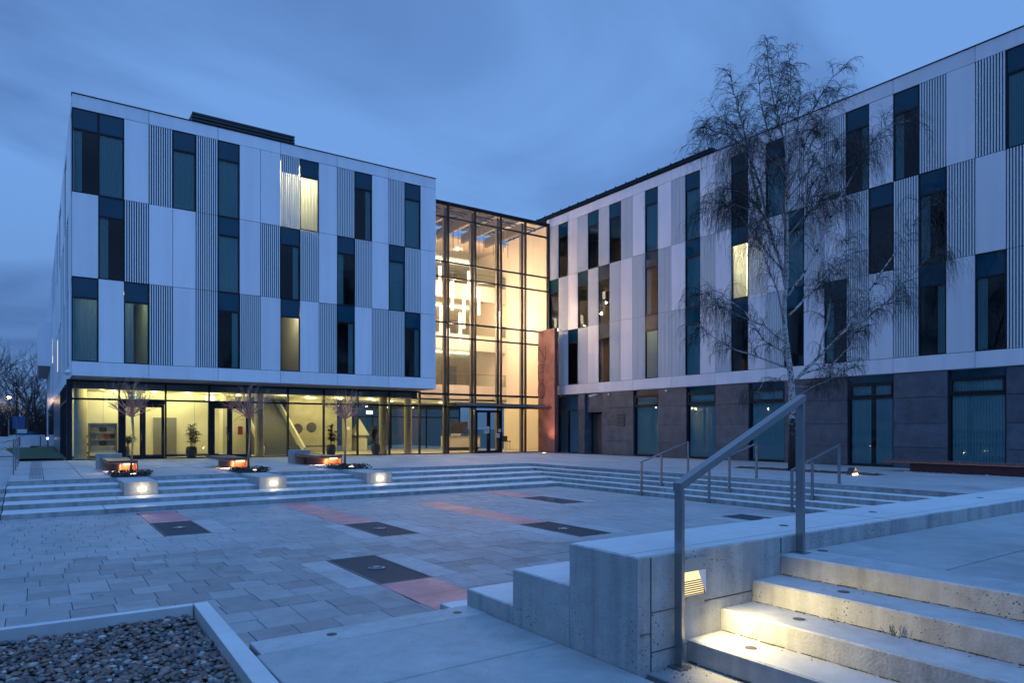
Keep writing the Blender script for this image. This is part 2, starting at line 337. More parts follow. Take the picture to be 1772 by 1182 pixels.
def cut(rect, holes):
    rs = [rect]
    for h in holes:
        nx = []
        for (a,b,c,d) in rs:
            if h[0] >= c or h[2] <= a or h[1] >= d or h[3] <= b: nx.append((a,b,c,d)); continue
            if h[0] > a: nx.append((a,b,h[0],d))
            if h[2] < c: nx.append((h[2],b,c,d))
            a2, c2 = max(a,h[0]), min(c,h[2])
            if h[1] > b: nx.append((a2,b,c2,h[1]))
            if h[3] < d: nx.append((a2,h[3],c2,d))
        rs = nx
    return [r for r in rs if r[2]-r[0] > 0.03 and r[3]-r[1] > 0.03]
PU, PV, J = 0.475, 0.437, 0.007
pav = []
row = 0; v = 6.55
while v < 20.85:
    off = (0.5 if row % 2 else 0.0)*PU + random.uniform(-0.05, 0.05)
    u = -13.5 + off
    while u < 16.74:
        wdt = PU if random.random() > 0.12 else PU*1.32
        r_ = (u+J/2, v+J/2, min(u+wdt-J/2, 16.74), min(v+PV-J/2, 20.85)); u += wdt
        for q in cut(r_, blocked(*r_)): pav.append(q)
    v += PV; row += 1
def seen(u, v, z=PL):
    X = u*0.8202-v*0.5721; Y = u*0.5721+v*0.8202
    return abs(X/Y) < 0.78 and (1.577-z)/Y < 0.40 and not (v < 7.3 and u < 1.0)
pav.sort(key=lambda q: (not seen((q[0]+q[2])/2, (q[1]+q[3])/2), (q[0]+q[2])**2+(q[1]+q[3])**2))
far = MB(); cache = {}
for i, (a,b,c,d) in enumerate(pav):
    z = PL + random.uniform(-0.0035, 0.0025)
    if i < 290:
        key = (round(c-a, 3), round(d-b, 3))
        if key not in cache: cache[key] = MB().cbox(-key[0]/2, key[0]/2, -key[1]/2, key[1]/2, -0.05, 0, 0.004).mesh('paver', 'paver')
        put('paver', cache[key], plaza, ((a+c)/2, (b+d)/2, z), (random.uniform(-.002,.002), random.uniform(-.002,.002), random.uniform(-.0025,.0025)))
    else: far.cbox(a, c, b, d, z-0.05, z, 0.004)
far.build('distant_pavers', 'paver', plaza, kind='stuff')
for (a,b,c,d) in LT:
    n_ = 5
    for k in range(n_):
        b0 = b+(d-b)*k/n_; MB().cbox(a+.003, c-.003, b0+.004, b0+(d-b)/n_-.004, PL-.05, PL+.001, .004).build('light_paver', 'lightpaver', plaza)
for (a,b,c,d) in PK:
    n_ = max(1, round((d-b)/1.1))
    for k in range(n_):
        b0 = b+(d-b)*k/n_; MB().cbox(a+.004, c-.004, b0+.003, b0+(d-b)/n_-.003, PL-.05, PL+.0005, .003).build('red_slab', 'pink', plaza)
where = ['nearest the seating blocks', 'between two red strips in mid plaza', 'below the leftmost light block', 'at the end of the longest red strip', 'near the inner corner of the steps', 'beside the foreground concrete wall']
for (a,b,c,d), wh in zip(GR, where):
    g = thing('floor_grate', 'dark metal floor grate %s' % wh, 'grate', ((a+c)/2, (b+d)/2, PL), 0, 'grates set in the plaza paving')
    W_, H_ = (c-a)/2, (d-b)/2
    f = MB().box(-W_, -W_+.03, -H_, H_, -.05, .002).box(W_-.03, W_, -H_, H_, -.05, .002).box(-W_+.03, W_-.03, -H_, -H_+.03, -.05, .002).box(-W_+.03, W_-.03, H_-.03, H_, -.05, .002)
    f.build('frame', 'grate', g)
    bars = MB()
    x = -W_+.05
    while x < W_-.04: bars.box(x, x+.012, -H_+.03, H_-.03, -.04, -.004); x += .034
    y = -H_+.06
    while y < H_-.04: bars.box(-W_+.03, W_-.03, y, y+.008, -.04, -.008); y += .068
    bars.build('bars', 'grate', g, kind='stuff')
    MB().box(-W_+.03, W_-.03, -H_+.03, H_-.03, -.06, -.05).build('tray', 'dark', g)
    s = MB().lathe(0, 0, [(.14,-.02),(.14,.012),(.10,.018),(.095,.010)], 24).build('spotlight_ring', 'steel', g, smooth=False)
    MB().cyl(0, 0, .004, .0105, .093, k=20).build('lens', 'railglass', s)

# terrace of concrete slabs
terr = put('terrace', None, kind='structure')
base = MB()
NU, NV = 34, 36
def tb(u, v): return (u, v, zt(u, v)-0.02)
us = np.linspace(-0.69, UR-.0, NU); vs_ = np.linspace(SV[0], VG-.02, 18)
def sheet(us, vs_):
    vv = [tb(u, v) for v in vs_ for u in us]; n = len(us)
    return vv, [(j*n+i, j*n+i+1, (j+1)*n+i+1, (j+1)*n+i) for j in range(len(vs_)-1) for i in range(n-1)]
base.add(*sheet(us, vs_)); base.add(*sheet(np.linspace(SU[0], UR-.02, 15), np.linspace(1.0, SV[0], 26)))
base.build('bedding', 'joint', terr)
def tslab(a, b, c, d, name='terrace_slab', m='slab'):
    j = .010; pts = [(a+j,b+j),(c-j,b+j),(c-j,d-j),(a+j,d-j)]; dz = random.uniform(-.0015,.0015)
    vs = [(u,v,zt(u,v)-.12 if False else zt(u,v)-.019) for u,v in pts]+[(u,v,zt(u,v)+dz) for u,v in pts]
    MB().add(vs, [(4,5,6,7),(0,1,5,4),(1,2,6,5),(2,3,7,6),(3,0,4,7)]).build(name, m, terr)
PITW = [(-0.69,0.22)]+[(0.22+1.04*i, 0.22+1.04*(i+1)) for i in range(30)]
for i, (a, c) in enumerate(PITW):
    c = min(c, UR-.02); v = SV[0]+.0
    if a >= UR-.1: break
    lens = [2.6, 3.9, 3.9, 5.06] if i % 2 else [3.9, 3.9, 3.9, 3.76]
    for l_ in lens:
        d = min(v+l_, VG-.02); tslab(a, v, c, d); v = d
u = SU[0]
for i in range(10):
    c = min(u+1.33, UR-.02); v = 1.2+(0.9 if i % 2 else 0)
    while v < SV[0]-.05:
        d = min(v+3.0, SV[0]); tslab(u, v, c, d); v = d
    u = c
    if u > UR-.1: break
# steps: broad flight facing the viewer, narrow flight on the right
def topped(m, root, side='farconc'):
    m.mi[-1] = 1; m.build('step_block', [side, 'treadtop' if side == 'concrete' else 'captop'], root)      # cast sides, trowelled tread; captop paints in brighter light from above
for nm, lab in (('seat_steps', None), ('entrance_steps', None)):
    root = put(nm, None, kind='structure')
    for i in range(5):
        zb_ = PL-.1
        if nm == 'seat_steps':
            v0, v1 = SV[i], (SV[i-1] if i else SV[0]+.45)
            if i == 0: v1 = SV[0]+.004
            u = -0.69
            cuts = [-0.69]
            k = 0
            while u < SU[i]-1.5:
                u += [3.1, 2.6, 3.9, 2.2, 3.6][(k+2*i) % 5]; k += 1; cuts.append(min(u, SU[i]))
            cuts[-1] = SU[i]
            for a, c in zip(cuts, cuts[1:]):
                if i == 0: MB().box(a+.004, c-.004, v0, v0+.18, -.128, -.0205).build('edge_block', 'farconc', root)
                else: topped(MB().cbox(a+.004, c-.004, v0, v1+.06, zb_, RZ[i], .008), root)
            if i:
                for a, c in ((-5.2,-2.9),(-2.88,-.705)): MB().cbox(a, c, v0, v1+.06, zb_, RZ[i], .008).build('step_block', 'farconc', root)
        else:
            u0, u1 = SU[i], (SU[i-1] if i else SU[0]+.18)
            top = SV[i-1] if i else SV[0]-.004
            v = 2.0; cuts = [v]; k = 0
            while v < top-1.5:
                v += [2.2, 3.2, 2.4, 3.3, 2.9][(k+i) % 5]; k += 1; cuts.append(min(v, top))
            cuts[-1] = top
            for a, c in zip(cuts, cuts[1:]):
                if i == 0: MB().box(u0, u1, a+.004, c-.004, -.128, -.0205).build('edge_block', 'farconc', root)
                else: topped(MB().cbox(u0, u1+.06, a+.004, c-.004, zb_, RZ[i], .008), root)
# lower path on the far left, beside the terrace edge
lp = put('side_path', MB().box(-9, -.70, SV[0]+.07, 40.0, -.6, -.1326).mesh('side_path', 'slab'), kind='structure')
tp = thing('tactile_strip', 'ribbed tactile paving strip on the terrace by the left steps', 'tactile strip', (0,0,0))
tm = MB()
for k in range(9): tm.box(-.16+k*.04, -.16+k*.04+.014, 26.2, 43.0-2.4, .001, .009)
tm.build('ribs', 'anchor', tp, kind='stuff')

# ================================================================== FOREGROUND CONCRETE
fl = put('landing', None, kind='structure')
def cslab(name, a, c, b, d, z, t=.2, m='concretetop', ch=.006, parent=fl): return MB().cbox(a, c, b, d, z-t, z, ch).build(name, m, parent)
MB().box(1.15, 3.36, -2.5, 4.83, -.85, LAND-.03).build('bedding', 'joint', fl)
cslab('edge_slab', 1.20, 3.02, 4.565, 4.86, LAND, 1.0, m='treadtop')
cslab('paving_slab', 1.165, 2.925, 3.645, 4.55, LAND)
cslab('paving_slab', 1.14, 2.925, 2.72, 3.63, LAND)
cslab('paving_slab', 1.10, 1.9, .6, 2.705, LAND)
cslab('paving_slab', 1.915, 3.0, .6, 2.705, LAND)
cslab('paving_slab', 3.005, 3.40, .6, 2.89, LAND-.004, m='paver')
# seating tiers = wall along the stair
tiers = put('seating_wall', None, kind='structure')
def tier(z, v0, v1, u0, nm='concrete_block'):
    segs = [u0, 5.93, 9.4, 13.0, 17.4]
    for a, c in zip(segs, segs[1:]):
        m = MB().cbox(a+(.004 if a > u0 else 0), c-.004, v0+.002, v1-.002, -.75, z, .009); m.mi[-1] = 1  # trowelled top, paler still to paint in the light from above
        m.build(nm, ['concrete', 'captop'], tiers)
tier(.813, 2.895, 3.53, 2.93); tier(.530, 3.53, 4.19, 2.93); tier(.255, 4.19, 4.85, 2.93)
tier(-.02, 4.862, 5.50, 3.035); tier(-.30, 5.50, 6.15, 3.035)
# formwork seams on the stair side of the wall
sm = MB()
sm.box(3.042, 3.32, 2.8925, 2.8975, .465, .469); sm.box(3.036, 3.041, 2.8925, 2.8975, LAND, .80); sm.box(2.95, 3.035, 2.8925, 2.8975, .345, .348)
sm.box(3.53, 4.02, 2.8925, 2.8975, .468, .473); sm.box(3.042, 3.36, 2.8925, 2.8975, .225, .229); sm.box(4.35, 4.356, 2.8925, 2.8955, .69, .80)
sm.build('formwork_seam', 'anchor', tiers)
cp = MB().box(2.936, 17.3, 3.005, 3.009, .8128, .8136).box(2.936, 17.3, 3.60, 3.604, .5298, .5306).box(2.936, 17.3, 4.26, 4.264, .2548, .2556)
cp.build('capping_joint', 'anchor', tiers)
# steps beside the landing going down to the plaza (hidden from the view, real all the same)
hs = put('lower_steps', None, kind='structure')
for k in range(5): MB().box(1.2, 3.02, 4.862+.3*k, 5.16+.3*k, -.75, LAND-.13*(k+1)).build('step_block', 'concrete', hs)
# foreground stair
fs = put('foreground_steps', None, kind='structure')
UE = [3.362, 3.688, 4.022, 4.352]; ZE = [.258, .40, .543, TOP]
for i, (u0, z) in enumerate(zip(UE, ZE)):
    u1 = UE[i+1]+.05 if i < 3 else u0+.36
    for a, c in ((-3.0, -.60), (-.592, 2.893)):
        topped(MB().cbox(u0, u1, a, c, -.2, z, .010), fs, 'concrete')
dm = MB(); rg = random.Random(5)
for i in range(4):
    x1 = UE[i]; z = (LAND if i == 0 else ZE[i-1]); v = 2.88
    while v > .1:
        l_ = rg.uniform(.02,.09); w_ = abs(rg.gauss(.006,.006))+.002; dm.box(x1-w_, x1+.002, v-l_, v, z-.001, z+rg.uniform(.001,.006)); v -= l_*rg.uniform(.8,1.6)
    if i:
        for _ in range(26):
            x = x1-abs(rg.gauss(0,.05)); y = rg.uniform(.3,2.88); q = rg.uniform(.0012,.0035); dm.box(x-q, x+q, y-q, y+q, z-.001, z+q)
for _ in range(70):
    x = rg.uniform(3.06,3.34); y = 2.885-abs(rg.gauss(0,.10)); q = rg.uniform(.0012,.0035); dm.box(x-q, x+q, y-q, y+q, LAND-.006, LAND-.004+q)
for _ in range(9):
    x, y, z = 3.995, 1.93+rg.gauss(0,.02), .40; dm.tube([(x,y,z),(x-rg.uniform(.0,.02),y+rg.gauss(0,.015),z+rg.uniform(.03,.07))], .0015, 3)
dm.build('dirt_in_the_corners', 'dirt', fs, kind='stuff')
# upper landing
ul = put('upper_landing', None, kind='structure')
MB().box(4.60, 17.4, -8, 2.89, -.2, TOP-.03).build('bedding', 'joint', ul)
for a, c in ((4.718, 8.9), (8.912, 13.0), (13.012, 17.4)):
    for b, d in ((1.985, 2.893), (.9, 1.97), (-.2, .888), (-4, -.212)):
        MB().cbox(a, c, b, d, TOP-.1, TOP-.001, .005).build('paving_slab', 'concretetop', ul)
# anchor caps
ac = [(1.726,4.71,LAND),(2.749,4.70,LAND),(4.72,2.80,TOP),(3.53,2.55,.258),(3.87,2.45,.40),(4.20,2.35,.543),(4.85,3.2,.813),(6.3,3.25,.813),(8.6,3.25,.813),(10.8,3.25,.813),(3.87,.62,.40),(4.20,.62,.543),(4.53,.66,TOP),(3.25,3.85,.53)]
wher = ['at the left end of the landing edge','at the right end of the landing edge','beside the upper handrail post','lit on the lowest foreground step','on the second foreground step near the wall','on the third foreground step near the wall','on the wall top behind the upper post','second on the wall top','third on the wall top','farthest on the wall top','on the second foreground step away from the wall','on the third foreground step away from the wall','on the top step at the picture edge','on the middle seating tier']
for (u,v,z), wh in zip(ac, wher):
    o = MB().lathe(0, 0, [(.036,-.01),(.036,.001),(.030,.0022),(.012,.0026)], 18).mesh('anchor_cap', 'anchor')
    put('anchor_cap', o, None, (u,v,z+.001), label='small round dark cap %s' % wh, cat='cap', group='round caps in the concrete')

# gravel bed with kerb
gb = thing('gravel_kerb', 'low concrete kerb around the pebble bed in the corner', 'kerb')
def quadprism(pts, z0, z1, c=.006):
    cx = sum(p[0] for p in pts)/4; cyy = sum(p[1] for p in pts)/4
    ins = [(p[0]+(cx-p[0])/math.hypot(cx-p[0],cyy-p[1])*c*1.2, p[1]+(cyy-p[1])/math.hypot(cx-p[0],cyy-p[1])*c*1.2) for p in pts]
    vs = [(x,y,z0) for x,y in pts]+[(x,y,z1-c) for x,y in pts]+[(x,y,z1) for x,y in ins]
    return MB().add(vs, [(3,2,1,0)]+[(i,(i+1)%4,4+(i+1)%4,4+i) for i in range(4)]+[(4+i,4+(i+1)%4,8+(i+1)%4,8+i) for i in range(4)]+[(8,9,10,11)])
KZ = .142
quadprism([(-4,6.20),(-.212,6.147),(1.045,6.03),(1.06,6.112)][0:1]+[(1.046,6.03),(1.062,6.105),(-4,6.30)], -.7, KZ).build('kerb_stone', 'captop', gb)
quadprism([(1.010,4.105),(1.134,4.105),(1.172,6.112),(1.064,6.106)], -.7, KZ).build('kerb_stone', 'captop', gb)
quadprism([(.96,1.5),(1.085,1.5),(1.133,4.097),(1.009,4.097)], -.7, KZ).build('kerb_stone', 'captop', gb)
MB().box(-4, 1.0, 1.5, 6.05, -.1, .035).build('bed_base', 'soil', gb)
# pebbles: one heap of real stones
def pebbles(name, region, n, zbase, rr, cols, label, cat, seed, jitter=.02, m='pebble'):
    rng = np.random.default_rng(seed)
    bm = bmesh.new(); bmesh.ops.create_icosphere(bm, subdivisions=2, radius=1); bv = np.array([x.co[:] for x in bm.verts]); bf = np.array([[x.index for x in q.verts] for q in bm.faces]); bm.free()
    (a,c,b,d) = region; P = np.c_[rng.uniform(a,c,n), rng.uniform(b,d,n)]
    r = rng.uniform(rr[0], rr[1], n)*np.where(rng.random(n) < .03, 1.5, 1)
    S = np.c_[r*rng.uniform(.95,1.5,n), r*rng.uniform(.8,1.1,n), r*rng.uniform(.55,.8,n)]
    ang = rng.uniform(0, 2*np.pi, n); tilt = rng.normal(0,.25,n)
    V = bv[None]*S[:,None,:]
    V = V*(1+.10*np.sin(3.1*bv[None,:,0]+7*rng.random((n,1)))[:,:,None])
    x, y, z = V[...,0], V[...,1], V[...,2]
    x, z = x*np.cos(tilt)[:,None]-z*np.sin(tilt)[:,None], x*np.sin(tilt)[:,None]+z*np.cos(tilt)[:,None]
    X = x*np.cos(ang)[:,None]-y*np.sin(ang)[:,None]+P[:,:1]; Y = x*np.sin(ang)[:,None]+y*np.cos(ang)[:,None]+P[:,1:]
    Z = z+zbase+rng.uniform(-jitter, jitter, n)[:,None]+.012*np.sin(P[:,:1]*2.3)*np.cos(P[:,1:]*1.9)
    nv = len(bv); verts = np.stack([X,Y,Z],-1).reshape(-1,3); faces = (bf[None]+np.arange(n)[:,None,None]*nv).reshape(-1,3)
    me = bpy.data.meshes.new(name); me.vertices.add(len(verts)); me.vertices.foreach_set('co', verts.ravel())
    me.loops.add(faces.size); me.loops.foreach_set('vertex_index', faces.ravel().astype(np.int32))
    me.polygons.add(len(faces)); me.polygons.foreach_set('loop_start', np.arange(0, faces.size, 3, dtype=np.int32))
    me.update(calc_edges=True); me.polygons.foreach_set('use_smooth', np.ones(len(faces), bool))
    ca = np.array(cols)[rng.integers(0, len(cols), n)]*rng.uniform(.55,1.2,(n,1))
    at = me.color_attributes.new('col', 'FLOAT_COLOR', 'POINT'); at.data.foreach_set('color', np.repeat(np.c_[ca, np.ones(n)], nv, 0).ravel())
    me.materials.append(M[m])
    return put(name, me, None, label=label, cat=cat, kind='stuff')
PC = [(.11,.07,.06),(.16,.08,.062),(.075,.07,.075),(.16,.12,.10),(.07,.052,.048),(.13,.065,.05),(.17,.15,.14),(.05,.05,.055),(.085,.085,.085),(.14,.10,.06),(.27,.26,.25)]
pebbles('pebbles', (-1.35,1.03,2.6,6.03), 10500, .052, (.011,.026), PC, 'rounded grey and brown pebbles filling the kerbed bed', 'pebbles', 3, .016)

# ================================================================== HANDRAILS
def fore_rail():
    t = thing('handrail', 'square steel handrail rising along the foreground concrete steps', 'handrail', (0,0,0), 0, 'steel handrails on the steps')
    v = 2.845
    def post(u, z0, z1, w=.062):
        p = MB().box(u-.013, u+.013, v-.029, v+.029, z0, z1).build('post', 'steel', t)
        MB().box(u-.05, u+.05, v-.055, v+.055, z0, z0+.006).build('base_plate', 'steel', p); return p
    post(3.235, LAND, 1.205); post(4.512, TOP, 1.765)
    m = MB(); a, c = Vector((3.2125, v, 1.2203)), Vector((4.533, v, 1.799)); s = (c.z-a.z)/(c.x-a.x)
    h = .045
    W2 = .0312; m.add([(a.x,v-W2,a.z-.022),(a.x,v+W2,a.z-.022),(a.x,v+W2,a.z+.025),(a.x,v-W2,a.z+.025),(c.x,v-W2,c.z-.022),(c.x,v+W2,c.z-.022),(c.x,v+W2,c.z+.025),(c.x,v-W2,c.z+.025)],
          [(0,3,2,1),(4,5,6,7),(0,1,5,4),(1,2,6,5),(2,3,7,6),(3,0,4,7)])
    m.build('top_rail', 'steel', t)
fore_rail()
def step_rail(v, lab):
    t = thing('handrail', lab, 'handrail', (0,v,0), 0, 'steel handrails on the steps')
    for u, z0, z1 in ((16.66, PL, .452), (17.62, -.398, .745), (18.98, 0, 1.10)):
        p = MB().box(u-.022, u+.022, -.035, .035, z0, z1).build('post', 'steel', t)
        MB().box(u-.05, u+.05, -.06, .06, z0, z0+.008).build('base_plate', 'steel', p)
    MB().bar((16.64,0,.465), (19.0,0,1.118), .07, .035).build('top_rail', 'steel', t)
step_rail(16.3, 'steel handrail on the right steps, farthest of the row towards the red pillar')
step_rail(13.5, 'steel handrail on the right steps, seen just under the big foreground rail')
step_rail(10.75, 'steel handrail on the right steps in front of the birch trunk')
t = thing('handrail', 'twin steel rail on thin posts at the far left edge of the terrace', 'handrail', (0,0,0), 0, 'steel handrails on the steps')
for v in (29.0, 32.0, 35.0, 38.0): MB().box(-.63, -.59, v-.03, v+.03, 0, 1.2).build('post', 'steel', t)
for z in (1.2, .98): MB().tube([(-.61,38.1,z),(-.61,29.0,z),(-1.7,24.2,z-.26)], .024, 8).build('rail', 'steel', t)

# ================================================================== FACADE MODULES
def module_set(W, H, tagname):
    g = .012; S = {}
    pm_ = MB().box(g, W-g, 0, .14, g, H-g); pm_.cur = 1; pm_.box(-.004, W+.004, .145, .2, .002, H-.002); S['panel'] = pm_.mesh('wall_panel', ['panel', 'dark'])
    n = 10; pitch = (W-2*g)/n; sl = MB()
    for k in range(n): x = g+k*pitch+pitch*.5; sl.box(x-pitch*.235, x+pitch*.235, 0, .10, g, H-g)
    S['slats'] = sl.mesh('slats', 'slat')
    S['backing'] = MB().box(.002, W-.002, .15, .2, .002, H-.002).mesh('backing', 'dark')
    f = MB(); d0, d1 = .03, .10; sp = H*.755
    f.box(.004, .05, d0, d1, .004, H-.004).box(W-.05, W-.004, d0, d1, .004, H-.004).box(.05, W-.05, d0, d1, .004, .05).box(.05, W-.05, d0, d1, H-.04, H-.004).box(.05, W-.05, d0-.01, d1, sp-.04, sp+.04)
    S['frame'] = f.mesh('frame', 'frame')
    S['spandrel'] = MB().box(.05, W-.05, .045, .075, sp+.04, H-.04).mesh('spandrel', 'spandrel')
    S['pane'] = MB().add([(.05,.065,.05),(W-.05,.065,.05),(W-.05,.065,sp-.04),(.05,.065,sp-.04)], [(0,1,2,3)]).mesh('pane', 'winglass')
    S['pane_lit'] = MB().add([(.05,.065,.05),(W-.05,.065,.05),(W-.05,.065,sp-.04),(.05,.065,sp-.04)], [(0,1,2,3)]).mesh('pane', 'litglass')
    S['pane_tall'] = MB().add([(.05,.065,.05),(W-.05,.065,.05),(W-.05,.065,H-.04),(.05,.065,H-.04)], [(0,1,2,3)]).mesh('pane', 'litglass')
    def blind(x0, x1, gather=.085):
        m = MB(); x = x0
        while x < x1-.03:
            m.add([(x,.13,.06),(x+gather*.55,.18,.06),(x+gather*.95,.125,.06),(x,.13,sp+.2),(x+gather*.55,.18,sp+.2),(x+gather*.95,.125,sp+.2)], [(0,1,4,3),(1,2,5,4)]); x += gather
        return m.mesh('blind', 'blind')
    S['full'] = blind(.06, W-.05); S['left'] = blind(.06, W*.38, .06); S['right'] = blind(W*.66, W-.05, .06); S['none'] = None; S['most'] = blind(.06, W*.78)
    return S
def place_module(root, S, code, x, z, blind='full', clear=False):
    if code == 'P': put('wall_panel', S['panel'], root, (x,random.uniform(-.004,.004),z), (R(random.gauss(0,.10)), 0, R(random.gauss(0,.18))))
    elif code == 'L':
        o = put('louvre', S['backing'], root, (x,0,z)); put('slats', S['slats'], o, kind='stuff')
    elif code == 'G':      # louvre screen in front of a glazed bay
        o = put('louvre', S['slats'], root, (x,0,z)); put('pane', S['pane_lit'], o, (0,.02,0)); put('spandrel', S['spandrel'], o, (0,.04,0)); put('blind', S['full'], o)
    elif code == 'W':
        o = put('window', S['frame'], root, (x,0,z)); put('spandrel', S['spandrel'], o); put('pane', S['pane_lit' if clear else 'pane'], o)
        if S[blind] is not None: put('blind', S[blind], o)
def wing(root, Mw, grid, blinds, H0=ROWS):
    n = len(grid[0])
    for r_, (z0, z1) in enumerate(H0):
        S = SETS[(Mw, r_)]
        for i, code in enumerate(grid[r_]):
            place_module(root, S, code, i*Mw, z0, blinds.get((r_, i), random.choice(['full','full','left','right','most'])), (Mw, r_, i) in LITW)
SETS = {}
LITW = {(ML,0,10),(ML,2,9),(MR,1,15)}
for Mw in (ML, MR):
    for r_, (z0, z1) in enumerate(ROWS): SETS[(Mw, r_)] = module_set(Mw, z1-z0, 'm')
def shell(root, W, depth, x0=0):
    """floors, ceilings and back wall of the rooms behind a facade; local y runs inwards"""
    for (z0, z1) in ROWS:
        MB().box(x0, W, .21, depth, z1-.30, z1-.02).build('ceiling_slab', 'inwall', root)
        MB().box(x0, W, .21, depth, z0-.005, z0+.02).build('floor_slab', 'indark', root)
        MB().box(x0, W, depth-.15, depth, z0+.02, z1-.30).build('room_wall', 'greyroom', root)
def cladding_rows(root, W, Mw, first, z0, z1, name, y0=0, y1=.16, m='panel', sub=None):
    xs = [0]; x = first*Mw
    while x < W-.2: xs.append(x); x += 3*Mw
    xs.append(W)
    for a, c in zip(xs, xs[1:]): MB().box(a+.010, c-.010, y0, y1, z0+.010, z1-.010).build(name, m, root)

# ---- left wing
LW = thing('office_wing', 'white panelled office wing on the left with overhanging upper floors and glazed ground floor', 'building', (U0, VL, 0))
GL = ['WWPLWLWPPLWPLWPLWP', 'PWLPPLWPLWLPWLPWLP', 'WPWLPLWLPWPLWPLLWP']
GL[0] = GL[0][:9]+'G'+GL[0][10:]
BL = {(0,0):'left',(0,1):'full',(0,4):'full',(0,6):'full',(0,10):'full',(0,13):'right',(0,16):'full',(1,1):'left',(1,6):'full',(1,9):'right',(1,12):'left',(1,15):'full',
      (2,0):'full',(2,2):'left',(2,6):'right',(2,9):'none',(2,12):'right',(2,16):'right'}
WL = 18*ML
wing(LW, ML, GL, BL); shell(LW, WL-.05, 5.5, .12)
cladding_rows(LW, WL, ML, 3, 16.78, 17.44, 'parapet_panel'); cladding_rows(LW, WL, ML, 3, 4.10, 4.79, 'fascia_panel')
MB().box(-.02, WL+.02, -.03, .45, 17.445, 17.48).build('coping', 'frame', LW)
MB().box(.02, WL-.02, .02, 2.50, 4.085, 4.115).build('soffit', 'soffit', LW)
MB().box(.1, WL-.1, .3, 78, 17.0, 17.2).build('roof', 'roofdk', LW)
MB().box(WL-.2, WL, .17, 16, 4.1, 17.44).build('end_wall', 'cream', LW)
# receding side wall (modules under a pixel wide: one part)
sp_, ss, sg = MB(), MB(), MB()
rs = random.Random(4)
for r_, (z0, z1) in enumerate(ROWS):
    y = .16
    for k in range(72):
        c = rs.random()
        if k == 0 and r_ in (0, 2): sg.box(.04, .09, y+.02, y+ML-.02, z0, z1)
        elif c < .45: sp_.box(0, .1, y+.012, y+ML-.012, z0+.012, z1-.012)
        elif c < .75:
            for q in range(6): ss.box(0, .07, y+.05+q*.17, y+.05+q*.17+.09, z0+.012, z1-.012)
        else: sg.box(.04, .09, y+.02, y+ML-.02, z0+.02, z1-.02)
        y += ML
    sg.box(.11, .16, .16, 78, z0, z1)
for k in range(24): sp_.box(0, .1, .16+k*3.235+.012, .16+(k+1)*3.235-.012, 16.79, 17.43); sp_.box(0, .1, .16+k*3.235+.012, .16+(k+1)*3.235-.012, 4.11, 4.78)
sp_.build('side_panels', 'panel', LW, kind='stuff'); ss.build('side_louvres', 'slat', LW, kind='stuff'); sg.build('side_glazing', 'spandrel', LW, kind='stuff')
for y_, z_ in ((44.0, 8.2), (24.5, 6.0)):
    MB().box(-.004, .03, y_, y_+.9, z_, z_+2.4).build('lit_window', 'dimwindow', LW)
# ground storey of the side: dark glass then metal
dg_ = MB().box(.02, .08, 16.6, 78, -.1, 4.1); dg_.build('side_base', 'spandrel', LW)
for k in range(5): MB().box(-.01, .04, 16.6+k*4.2+.02, 16.6+(k+1)*4.2-.03, .0, 4.08).build('side_base_panel', 'sidemetal', LW)
bx = MB().box(-1.2, 0, 55, 79, 8.7, 13.6); bx.build('bay_box', 'panel', LW)
MB().box(-1.1, -.02, 55.2, 78.8, 8.66, 8.70).build('bay_soffit', 'soffit', LW)
MB().box(-.06, 3.0, 79.05, 79.3, -.3, 17.4).build('far_end_wall', 'panel', LW)
# roof plant screen
rl = MB()
for k in range(6): rl.box(0, 5.45, .25-.03*k*0, .33, .08+k*.125, .08+k*.125+.07)
scr = thing('roof_screen', 'dark slatted plant screen on the roof of the left wing', 'screen', (6.85, 39.6, 17.2))
for k in range(7): MB().box(0, 5.45, -.04, .04, .18+k*.17, .18+k*.17+.10).build('slat', 'roofdk', scr)
for x in (.1, 2.7, 5.3): MB().box(x-.03, x+.03, .05, .12, 0, 1.3).build('post', 'roofdk', scr)
MB().box(0, 5.45, .13, 4, 0, 1.25).build('plant_box', 'roofdk', scr)

# ---- right wing
RW = thing('office_wing', 'long white panelled wing on the right above a dark stone ground floor', 'building', (UR, 40.80, 0), R(-90))
GRr = ['LWPLWLWLPWPLWPLWPWLPLWPWLPLWPLWP', 'WLPWLWLPLWLPWLPWGPWLPLWLWLPLPWLP', 'WLWLPWLPLWLLWPLWPLWPWLPLWPWLPLWP']
GRr[1] = 'WLPWLWLPLWLPWLPWGPWLPLWLWLPLPWLP'
BR = {(1,15):'most',(0,12):'full',(0,15):'none',(0,17):'full',(0,21):'right',(0,23):'left',(0,27):'full',(1,12):'full',(1,22):'none',(1,24):'left',(2,24):'right',(2,26):'left',(2,20):'left',(2,15):'none',(2,12):'full',(1,18):'full',(2,18):'none',(0,9):'full'}
WR = 32*MR
for r_ in range(3):
    for i in (0,1,2,3,4,5,6):
        if i < 7: BR.setdefault((r_, i), 'none')
wing(RW, MR, GRr, BR); shell(RW, WR-.05, 5.5, .12)
cladding_rows(RW, WR, MR, 2, 16.78, 17.44, 'parapet_panel'); cladding_rows(RW, WR, MR, 2, 4.10, 4.79, 'fascia_panel')
MB().box(-.02, WR, -.03, .45, 17.445, 17.48).build('coping', 'frame', RW)
MB().box(.02, WR, .3, 14, 17.0, 17.2).build('roof', 'roofdk', RW)
MB().box(.02, WR, .17, .9, 4.07, 4.11).build('soffit', 'soffit', RW)
MB().box(WR, WR+.2, 0, 14, -.2, 17.44).build('end_wall', 'panel', RW)
MB().box(-.3, 0, .0, 14, -.2, 17.44).build('end_wall', 'panel', RW)
